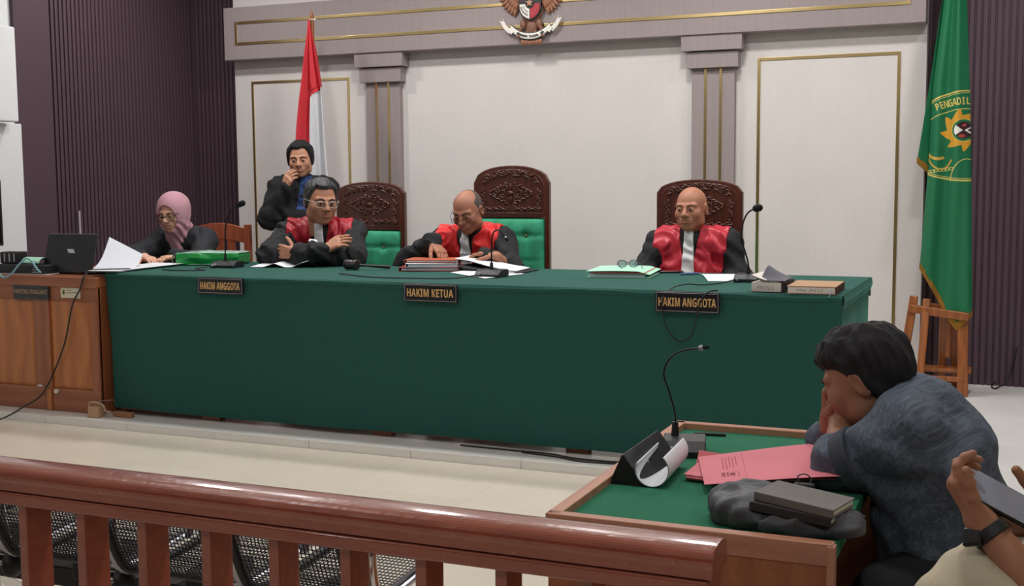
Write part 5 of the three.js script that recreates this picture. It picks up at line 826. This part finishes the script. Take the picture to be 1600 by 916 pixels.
{ // red folders
  const red = M({ color: 0xffffff, roughness: .75, map: rep(clothTex(0xd97a86, 4, 40, 4), 3) });
  const f1 = thing('red_folder', 'dark red folder peeking out behind the pink red folders', 'folder', [-.61, LS, -2.86], .0, 'red folders on the counsel desk'); part('cover', quadSheet([[-.115, .012, .05], [-.13, .028, -.045], [.11, .012, -.03], [.12, .012, .06]], .003, 8), M({ c: 0xa8182c, roughness: .6 }), f1);
  const f2 = thing('red_folder', 'pink red folder under the printed one on counsel desk', 'folder', [-.60, LS, -2.76], .0, 'red folders on the counsel desk'); part('cover', quadSheet([[-.125, .016, .06], [-.12, .018, -.085], [.1, .016, -.09], [.1, .016, .09]], .002, 8), red, f2); part('pages', quadSheet([[-.118, .009, .062], [-.112, .010, -.08], [.1, .009, -.085], [.1, .009, .085]], .010, 4), M({ c: 0xcf6874, roughness: .8 }), f2);
  const f3 = thing('red_folder', 'uppermost pink red folder with printed form on counsel desk', 'folder', [-.535, LS + .02, -2.80], .0, 'red folders on the counsel desk');
  const tex = canvasTex(1024, 768, (x, w, h) => { x.fillStyle = '#d97a86'; x.fillRect(0, 0, w, h); x.save(); x.translate(150, 330); x.rotate(.03); x.fillStyle = '#9c3a48'; x.font = 'bold 26px sans-serif'; x.save(); x.rotate(-Math.PI / 2); x.font = '20px sans-serif'; x.restore(); for (let i = 0; i < 5; i++) { x.globalAlpha = .75; x.fillRect(20 + i * 26, -230 + (i % 2) * 30, 9, 330 - i * 22); } x.globalAlpha = 1; x.strokeStyle = '#7a2c38'; x.lineWidth = 5; x.fillStyle = '#8a3442'; x.fillRect(10, 190, 20, 90); x.fillRect(42, 190, 14, 90); x.fillRect(66, 200, 40, 70); x.strokeRect(4, 180, 130, 110); x.lineWidth = 2; x.beginPath(); x.moveTo(185, -300); x.lineTo(185, 380); x.stroke(); x.restore(); });
  part('cover', sheet((u, v) => { const a = [-.195, -.055], b = [-.115, .20], c = [.178, .11], d = [.085, -.215]; const X = mix(mix(a[0], d[0], u), mix(b[0], c[0], u), v), Z = mix(mix(a[1], d[1], u), mix(b[1], c[1], u), v); return [X, .003 + .012 * Math.sin(u * 2.2) + .016 * u * u, Z]; }, 20, 10, .0016, (u, v) => [u, 1 - v]), M({ color: 0xffffff, roughness: .75, map: tex }), f3);
  part('pages', sheet((u, v) => { const a = [-.18, -.05], b = [-.105, .18], c = [.16, .10], d = [.07, -.20]; const X = mix(mix(a[0], d[0], u), mix(b[0], c[0], u), v), Z = mix(mix(a[1], d[1], u), mix(b[1], c[1], u), v); return [X, -.002 + .010 * Math.sin(u * 2.2) + .012 * u * u, Z]; }, 16, 6, .004), M({ c: 0xcf6874, roughness: .8 }), f3);
  solo('binder_clip', 'small black binder clip at the edge of red folder', 'clip', [boxAt(0, .012, 0, .045, .02, .018, .004), tube([[-.012, .02, 0], [-.016, .034, -.01], [0, .038, -.016], [.012, .03, -.012], [.012, .02, 0]], .0016, 16, 5)].map(g => g.translate(-.43, LS + .022, -2.615)), mat.black, [-.43, LS + .022, -2.615]);
}
{ // black bag with two notebooks
  const t = thing('black_bag', 'soft black bag lying at the near edge of counsel desk', 'bag', [-.445, LS, -2.445]);
  const bagF = (x, y, z) => { let d = dell(x, y - .022, z, .145, .030, .105); d = smin(d, dell(x + .075, y - .032, z + .005, .065, .032, .085), .04); d = smin(d, dell(x - .08, y - .02, z - .05, .085, .026, .055), .03); const wq = noise3(x * 14, y * 10, z * 14); d -= .005 * noise3(x * 22 + 2, y * 12, z * 34) + .007 * (1 - 2 * Math.abs(noise3(x * 9 + wq, y * 8, z * 26 + x * 14))) + .002 * Math.sin(x * 60 + z * 110 + 4 * wq); d = Math.max(d, -y + .001); return d; };
  part('body', surfaceNets(bagF, [-.23, -.01, -.18], [.23, .13, .18], .0045), M({ c: 0x46484d, roughness: .5 }), t);
  part('strap', tube([[-.125, .04, .06], [-.14, .015, .02], [-.14, .02, -.05], [-.115, .045, -.075], [-.08, .058, -.05]], .009, 30, 8), M({ c: 0x1c1d20, roughness: .6 }), t);
  part('tag', boxAt(-.075, .066, .02, .03, .001, .018, .0004, 1).rotateY(.3), M({ c: 0x6d4633, roughness: .6 }), t);
  const nb = (label, pos, rot, tilt, c) => { const n = thing('notebook', label, 'notebook', pos, rot, 'notebooks on the black bag'); n.rotation.z = tilt; n.rotation.order = 'YXZ'; part('cover', [boxAt(0, .0165, 0, .168, .003, .112, .0012, 1), boxAt(0, .0015, 0, .168, .003, .112, .0012, 1), boxAt(0, .009, .0548, .168, .016, .003, .001, 1)], M({ color: 0xffffff, roughness: .7, map: rep(clothTex(c, 8, 60, 3), 4) }), n); part('pages', boxAt(-.001, .009, -.002, .162, .0125, .107, .001, 1), M({ c: 0xd4cfbb, roughness: .85 }), n); return n; };
  nb('grey cloth notebook, upper one on the black bag', [-.395, LS + .058, -2.40], -.24, -.07, 0x6b6763);
  nb('dark notebook under the grey one on the black bag', [-.405, LS + .040, -2.395], -.16, -.07, 0x2f2a2c);
}
solo('paper_scrap', 'tiny white scrap on the green felt top', 'paper', boxAt(0, .001, 0, .016, .0015, .004, .0005, 1).rotateY(.4).translate(-.625, LS + .0005, -3.03), mat.paper, [-.625, LS, -3.03]);
solo('felt_pen', 'thin dark pen lying along the far rim of counsel desk', 'pen', rod([-.83, LS + .005, -3.20], [-.745, LS + .005, -3.215], .0045), mat.black, [-.79, LS, -3.21]);
{ // counsel: man in grey blue patterned shirt, hands at his mouth
  const shirt = M({ color: 0xffffff, roughness: .85, bumpMap: rep(weaveBump, 3), bumpScale: .0006, map: rep(dataTex(256, 256, (u, v) => { const a = noise3(u * 26, v * 26, 3, 26, 26), b = noise3(u * 60, v * 60, 5, 60, 60); const p = a > .18 ? 14 : 0; return [74 + p + b * 10, 83 + p + b * 10, 97 + p + b * 10]; }), 6) });
  const cuffM = M({ color: 0xffffff, roughness: .85, map: rep(clothTex(0x3c414c, 8, 64, 4), 4) }), trousers = M({ color: 0xffffff, roughness: .9, map: rep(clothTex(0x16181d, 6, 64, 4), 4) });
  figure({ label: 'man in grey blue patterned shirt leaning on counsel desk, hands at mouth', base: [-.15, FL, -2.9], width: 1.22,
    J: { head: [-.338, .968, -2.90], shL: [-.235, .865, -2.73], shR: [-.245, .87, -3.07], chest: [-.185, .79, -2.9], waist: [-.155, .66, -2.9], hip: [-.145, .54, -2.9], elL: [-.385, .782, -2.765], elR: [-.435, .782, -3.04], wrL: [-.392, .865, -2.90], wrR: [-.422, .855, -2.955], knL: [-.25, .52, -2.64], knR: [-.25, .52, -3.2], anL: [-.18, .14, -2.58], anR: [-.2, .14, -3.2] },
    head: { yaw: -1.80, pitch: .36, roll: 0, s: 1.02, skin: 0xa07056, slit: .002, lip: .3, browMat, hair: { thick: .013, top: .35, front: .5, rough: .005, nape: -.072, line: .044, wave: .008, z0: -.055, z1: .06, temple: -.012, mat: hairBlack } },
    hands: [{ side: 'R', w: [-.422, .852, -2.955], d: [.05, .92, .25], n: [.85, -.1, .3], t: [-.1, -.1, .9], curl: [.95, 1.0, 1.0, 1.0], thumb: [.5, .8, .5], s: .98 }, { side: 'L', w: [-.392, .862, -2.90], d: [-.05, .85, -.35], n: [.75, .1, -.5], t: [.5, .3, .6], curl: [.9, 1.0, 1.0, 1.0], s: .95 }],
    clothes: [
      { name: 'shirt', mat: shirt, make: c => { const e = c.at(c.v(c.J.elL)), wl = c.at(c.v(c.J.elL).lerp(c.v(c.J.wrL), .35)), wr = c.at(c.v(c.J.elR).lerp(c.v(c.J.wrR), .55)); const pr = [...c.torso(.02), [c.J.shL, e, .078, .052], [e, wl, .051, .044], [c.J.shR, c.J.elR, .078, .052], [c.J.elR, wr, .05, .040], [c.at(c.Mid.clone().addScaledVector(c.up, .02)), c.at(c.Mid.clone().add(V(.03, .03, 0))), .095, .09], [c.at(c.Mid.clone()), c.at(c.nk.clone().lerp(c.Mid, .3)), .085, .062]]; const f0 = field(pr, .038); const f = (x, y, z) => { let d = f0(x, y, z); if (Math.abs(d) > .06) return d; d -= .004 * noise3(x * 16, y * 16, z * 10) + .005 * Math.sin(y * 46 + x * 34 + 3.5 * noise3(x * 7, y * 7, z * 7)) * sstep(-.02, .06, x + .35 + c.t.position.x * 0) + .003 * noise3(x * 40, y * 40, z * 30); return d; }; const [mn, mx] = bounds(pr, .03); return { f, mn, mx, c: .0075 }; } },
      { name: 'shirt_collar', mat: shirt, make: c => { const cl = collar(c, .078, .072, -.01, .07, .02); const m = c.at(c.Mid); return { f: cl, mn: m.map(q => q - .16), mx: m.map(q => q + .2), c: .005 }; } },
      { name: 'sleeve_band', mat: cuffM, make: c => { const a = c.at(c.v(c.J.shL).lerp(c.v(c.J.elL), .62)), b = c.at(c.v(c.J.shL).lerp(c.v(c.J.elL), .86)); const A = c.v(a), D = c.v(b).sub(A), L = D.length(); D.normalize(); const f = (x, y, z) => { const t2 = (x - A.x) * D.x + (y - A.y) * D.y + (z - A.z) * D.z; const d = dcap(x, y, z, c.J.shL, c.J.elL, .092, .067); return Math.max(d, -t2, t2 - L); }; return { f, mn: a.map((q, i) => Math.min(q, b[i]) - .11), mx: a.map((q, i) => Math.max(q, b[i]) + .11), c: .005 }; } },
      { name: 'trousers', mat: trousers, make: c => { const pr = [[c.off(c.J.hip, .09), c.off(c.J.hip, -.09), .14, .14], ...c.legs.map(l => [l[0], l[1], l[2] + .015, l[3] + .015])]; const f0 = field(pr, .05); const [mn, mx] = bounds(pr, .03); return { f: (x, y, z) => f0(x, y, z) - .005 * noise3(x * 14, y * 14, z * 14), mn, mx, c: .011 }; } },
    ] });
  const s = thing('black_stool', 'black stool under the man leaning on counsel desk', 'stool', [-.13, FL, -2.9]); part('seat', boxAt(0, .36, 0, .40, .06, .40, .025, 3), mat.black, s); for (const [a, b] of [[-1, -1], [1, -1], [-1, 1], [1, 1]]) part('leg', rod([a * .17, 0, b * .17], [a * .14, .34, b * .14], .014), mat.blackMetal, s);
}
{ // person with a phone at the right edge
  const shirt = M({ color: 0xffffff, roughness: .9, map: rep(clothTex(0xc9bfa6, 6, 64, 4), 4) });
  const r = figure({ label: 'person in cream shirt with wrist watch holding a phone at right edge', base: [.24, FL, -2.25], width: 1.0,
    J: { head: [.165, 1.225, -2.28], shL: [.20, 1.03, -2.10], shR: [.19, 1.03, -2.47], hip: [.18, .56, -2.28], elL: [.09, .675, -2.21], elR: [.13, .78, -2.50], wrL: [-.058, .825, -2.262], wrR: [.07, .785, -2.37], knL: [-.22, .50, -2.05], knR: [-.22, .50, -2.34], anL: [-.20, .12, -2.05], anR: [-.2, .12, -2.42] },
    head: { yaw: -1.45, pitch: .4, s: 1, skin: 0xa8755b, slit: .002, lip: .4, browMat, hair: { thick: .014, top: .4, rough: .004, nape: -.06, line: .062, mat: hairBlack } },
    hands: [{ side: 'L', w: [-.058, .826, -2.262], d: [-.42, .62, .0], n: [.72, .45, -.30], t: [.45, .3, .75], curl: [.62, .85, .95, 1.0], thumb: [.55, .85, .15], thumbBend: .12, s: .94 }, { side: 'R', w: [.065, .79, -2.37], d: [-.80, .22, .22], n: [.1, .6, .8], t: [.1, .9, -.1], curl: [.5, .55, .6, .6], s: 1.0 }],
    clothes: [
      { name: 'shirt', mat: shirt, make: c => { const sl = c.at(c.v(c.J.shL).lerp(c.v(c.J.elL), .55)), er = c.at(c.v(c.J.elR).lerp(c.v(c.J.wrR), .35)); const pr = [...c.torso(.02), [c.J.shL, sl, .075, .066], [c.J.shR, c.J.elR, .075, .075], [c.J.elR, er, .075, .07], [c.at(c.v(c.J.hip).add(V(-.06, .14, -.02))), c.at(c.v(c.J.hip).add(V(-.22, .13, -.02))), .12, .085], [c.at(c.v(c.J.hip).add(V(-.22, .13, -.02))), c.at(c.v(c.J.hip).add(V(-.31, .10, .0))), .08, .05]]; const f0 = field(pr, .05); const [mn, mx] = bounds(pr, .03); const f = (x, y, z) => { let d = f0(x, y, z); if (Math.abs(d) > .06) return d; return d - .006 * noise3(x * 18, y * 18, z * 18) - .005 * Math.sin(y * 40 + x * 50 + 4 * noise3(x * 9, y * 9, z * 9)); }; return { f, mn, mx, c: .007 }; } },
      { name: 'trousers', mat: mat.foam, make: c => { const pr = [[c.off(c.J.hip, .09), c.off(c.J.hip, -.09), .11, .11], ...c.legs.map(l => [l[0], l[1], l[2] + .01, l[3] + .012])]; const f0 = field(pr, .05); const [mn, mx] = bounds(pr, .03); return { f: f0, mn, mx, c: .012 }; } },
      { name: 'watch_strap', mat: mat.black, make: c => { const A = c.v(c.J.wrL), D = c.v(c.J.elL).sub(A).normalize(); A.addScaledVector(D, .012); const f = (x, y, z) => { const t2 = (x - A.x) * D.x + (y - A.y) * D.y + (z - A.z) * D.z; return Math.max(dcap(x, y, z, c.J.wrL, c.J.elL, .0325, .05), Math.abs(t2 - .012) - .011); }; const m = c.at(A); return { f, mn: m.map(q => q - .08), mx: m.map(q => q + .08), c: .003 }; } },
    ] });
  const wf = new THREE.Mesh(rbox(.036, .012, .036, .005, 3), mat.blackGloss); wf.name = 'watch_case'; wf.castShadow = wf.receiveShadow = true; const wp = r.ctx.v(r.ctx.J.wrL).add(V(-.012, -.02, .028)); wf.position.copy(wp); wf.rotation.set(.9, 0, .5); r.t.add(wf);
  const ph = thing('mobile_phone', 'phone with pale screen held in both hands at right edge', 'phone', [-.028, .862, -2.30]); const q = new THREE.Quaternion().setFromRotationMatrix(new THREE.Matrix4().makeBasis(V(.80, -.50, -.32).normalize(), V(0, 0, 0), V(0, 0, 0))); const bx = V(.82, -.48, -.30).normalize(), bz = V(.45, .72, .45); bz.addScaledVector(bx, -bz.dot(bx)).normalize(); const by = V().crossVectors(bz, bx); ph.quaternion.setFromRotationMatrix(new THREE.Matrix4().makeBasis(bx, by, bz));
  part('body', boxAt(0, 0, 0, .158, .076, .009, .004, 3), mat.blackGloss, ph); part('screen', boxAt(0, 0, .0046, .148, .069, .0008, .0003, 1), M({ c: 0x9aa0b4, roughness: .15 }), ph);
  const ch = thing('grey_chair', 'dark grey fabric chair under the person with the phone', 'chair', [.24, FL, -2.24]); const fab = M({ color: 0xffffff, roughness: .95, map: rep(clothTex(0x3a3b42, 30, 40, 4), 4) }); part('seat', boxAt(-.02, .38, 0, .5, .08, .48, .03, 3), fab, ch); part('backrest', boxAt(.25, .72, 0, .07, .5, .46, .03, 3), fab, ch); for (const [a, b] of [[-1, -1], [1, -1], [-1, 1], [1, 1]]) part('leg', rod([a * .22, 0, b * .21], [a * .19, .35, b * .19], .013), mat.blackMetal, ch); 
}
// ------------------------------------------------------------------ railing in the foreground
{
  const t = thing('wooden_railing', 'glossy red brown wooden railing with square balusters in foreground', 'railing', [-1.9, FL, -1.9]);
  const RZ = -1.905, X0 = -3.4, X1 = -.452, RT = .848; const s = new THREE.Shape();        // hand rail profile in (z,y)
  s.moveTo(-.05, -.052); s.lineTo(.05, -.052); s.lineTo(.05, -.035); s.bezierCurveTo(.056, -.012, .045, .0, 0, 0); s.bezierCurveTo(-.045, 0, -.056, -.012, -.05, -.035); s.lineTo(-.05, -.052);
  const prof = new THREE.ExtrudeGeometry(s, { depth: X1 - X0, bevelEnabled: true, bevelThickness: .004, bevelSize: .004, bevelOffset: -.004, bevelSegments: 2, curveSegments: 10, steps: 1 }).rotateY(Math.PI / 2).translate(X0, RT, RZ);
  wpart('hand_rail', metreUV(prof, 2.5), mat.rail, t);
  wpart('sub_rail', metreUV(box6(X0, X1 - .004, RT - .082, RT - .055, RZ - .054, RZ + .054, .005), 2.5), mat.rail, t);
  const g = metreUV(box6(-.0115, .0115, FL + .1, RT - .076, -.036, .036, .003), 3);
  for (let i = 0; ; i++) { const x = -.672 - i * .1592; if (x < X0 + .03) break; const m = part('baluster', g, mat.rail, t); m.position.set(x + 1.9, -FL, RZ + 1.9); }
  wpart('bottom_rail', metreUV(box6(X0, X1, FL + .05, FL + .102, RZ - .04, RZ + .04, .004), 2.5), mat.rail, t);
  wpart('end_post', metreUV(box6(-.50, X1 - .003, FL, RT - .05, RZ - .038, RZ + .038, .004), 2.5), mat.rail, t);
}
{ // linked mesh waiting chairs behind the railing, facing the bench
  const t = thing('waiting_bench', 'row of linked black mesh waiting chairs behind the railing', 'bench', [-2.0, FL, -2.62]);
  const mesh = new THREE.MeshPhysicalMaterial({ color: 0x1a1b1e, roughness: .45, metalness: .4 });
  const Z0 = -2.44, pitch = .40, xs = [-2.835, -2.435, -2.035, -1.635];
  const prof = [[.0, .385], [-.06, .365], [-.44, .39]];         // offsets: z (towards bench negative), y
  const path = u => { // u 0 top of back .. 1 front of seat
    const P = [[.10, .68], [.055, .54], [.01, .44], [-.03, .40], [-.10, .385], [-.25, .39], [-.42, .405]]; const x = u * 6, i = Math.min(5, Math.floor(x)), k = x - i; const q = n => P[clamp(n, 0, 6)]; const cr = j => { const a = q(i - 1)[j], b = q(i)[j], c = q(i + 1)[j], d = q(i + 2)[j]; return .5 * (2 * b + (c - a) * k + (2 * a - 5 * b + 4 * c - d) * k * k + (3 * b - a - 3 * c + d) * k * k * k); }; return [cr(0), cr(1)]; };
  xs.forEach((x, ci) => {
    const W = .165;
    // perforated shell: wires along both directions
    const wires = []; const nU = 64, nX = 28;
    for (let i = 0; i <= nX; i++) { const xx = mix(-W, W, i / nX), pts = []; for (let k = 0; k <= 30; k++) { const p = path(k / 30); pts.push([x + xx, p[1], Z0 + p[0]]); } wires.push(tube(pts, .0018, 30, 4)); }
    for (let i = 0; i <= nU; i++) { const p = path(i / nU); wires.push(rod([x - W, p[1], Z0 + p[0]], [x + W, p[1], Z0 + p[0]], .0016, .0016, 4)); }
    const sh = wpart('mesh_shell', wires, mesh, t); sh.userData.kind = 'stuff';
    for (const m of [-1, 1]) { const pts = []; for (let k = 0; k <= 30; k++) { const p = path(k / 30); pts.push([x + m * (W + .008), p[1], Z0 + p[0]]); } wpart('edge_tube', tube(pts, .010, 50, 8), mat.silver, t); const pts2 = pts.map(q => [q[0] - m * .012, q[1] + .004, q[2] - .006]); wpart('edge_band', tube(pts2, .014, 50, 8), mat.black, t); }
    const a = path(0); wpart('top_tube', rod([x - W - .008, a[1], Z0 + a[0]], [x + W + .008, a[1], Z0 + a[0]], .010), mat.black, t);
    wpart('seat_bracket', box6(x - .05, x + .05, .31, .385, Z0 - .30, Z0 - .12, .006), mat.black, t);
  });
  for (const x of [0, 1, 2, 3, 4].map(i => xs[0] - pitch / 2 + i * pitch)) { wpart('armrest', [tube([[x, .40, Z0 - .04], [x, .55, Z0 - .02], [x, .575, Z0 - .06], [x, .56, Z0 - .30], [x, .53, Z0 - .36], [x, .40, Z0 - .33]], .013, 50, 10)], mat.chrome, t); wpart('arm_pad', boxAt(x, .582, Z0 - .18, .035, .018, .22, .008, 3), mat.chrome, t); wpart('arm_hub', [sphere(x, .36, Z0 - .05, .04, .6, 1, 1, 14)], mat.black, t); wpart('hub_bolt', [cyl(0, 0, 0, .008, .008, .01, 10).rotateX(Math.PI / 2).translate(x, .375, Z0 - .005)], mat.silver, t); }
  wpart('beam', box6(xs[0] - .25, xs[3] + .25, .265, .325, Z0 - .24, Z0 - .16, .006), mat.black, t);
  for (const x of [xs[0] - .1, xs[3] + .1]) { wpart('leg', [bar([x, .27, Z0 - .2], [x, FL + .02, Z0 + .05], .04, .03), bar([x, .27, Z0 - .2], [x, FL + .02, Z0 - .45], .04, .03)], mat.chrome, t); }
}
renderer.render(scene, camera);
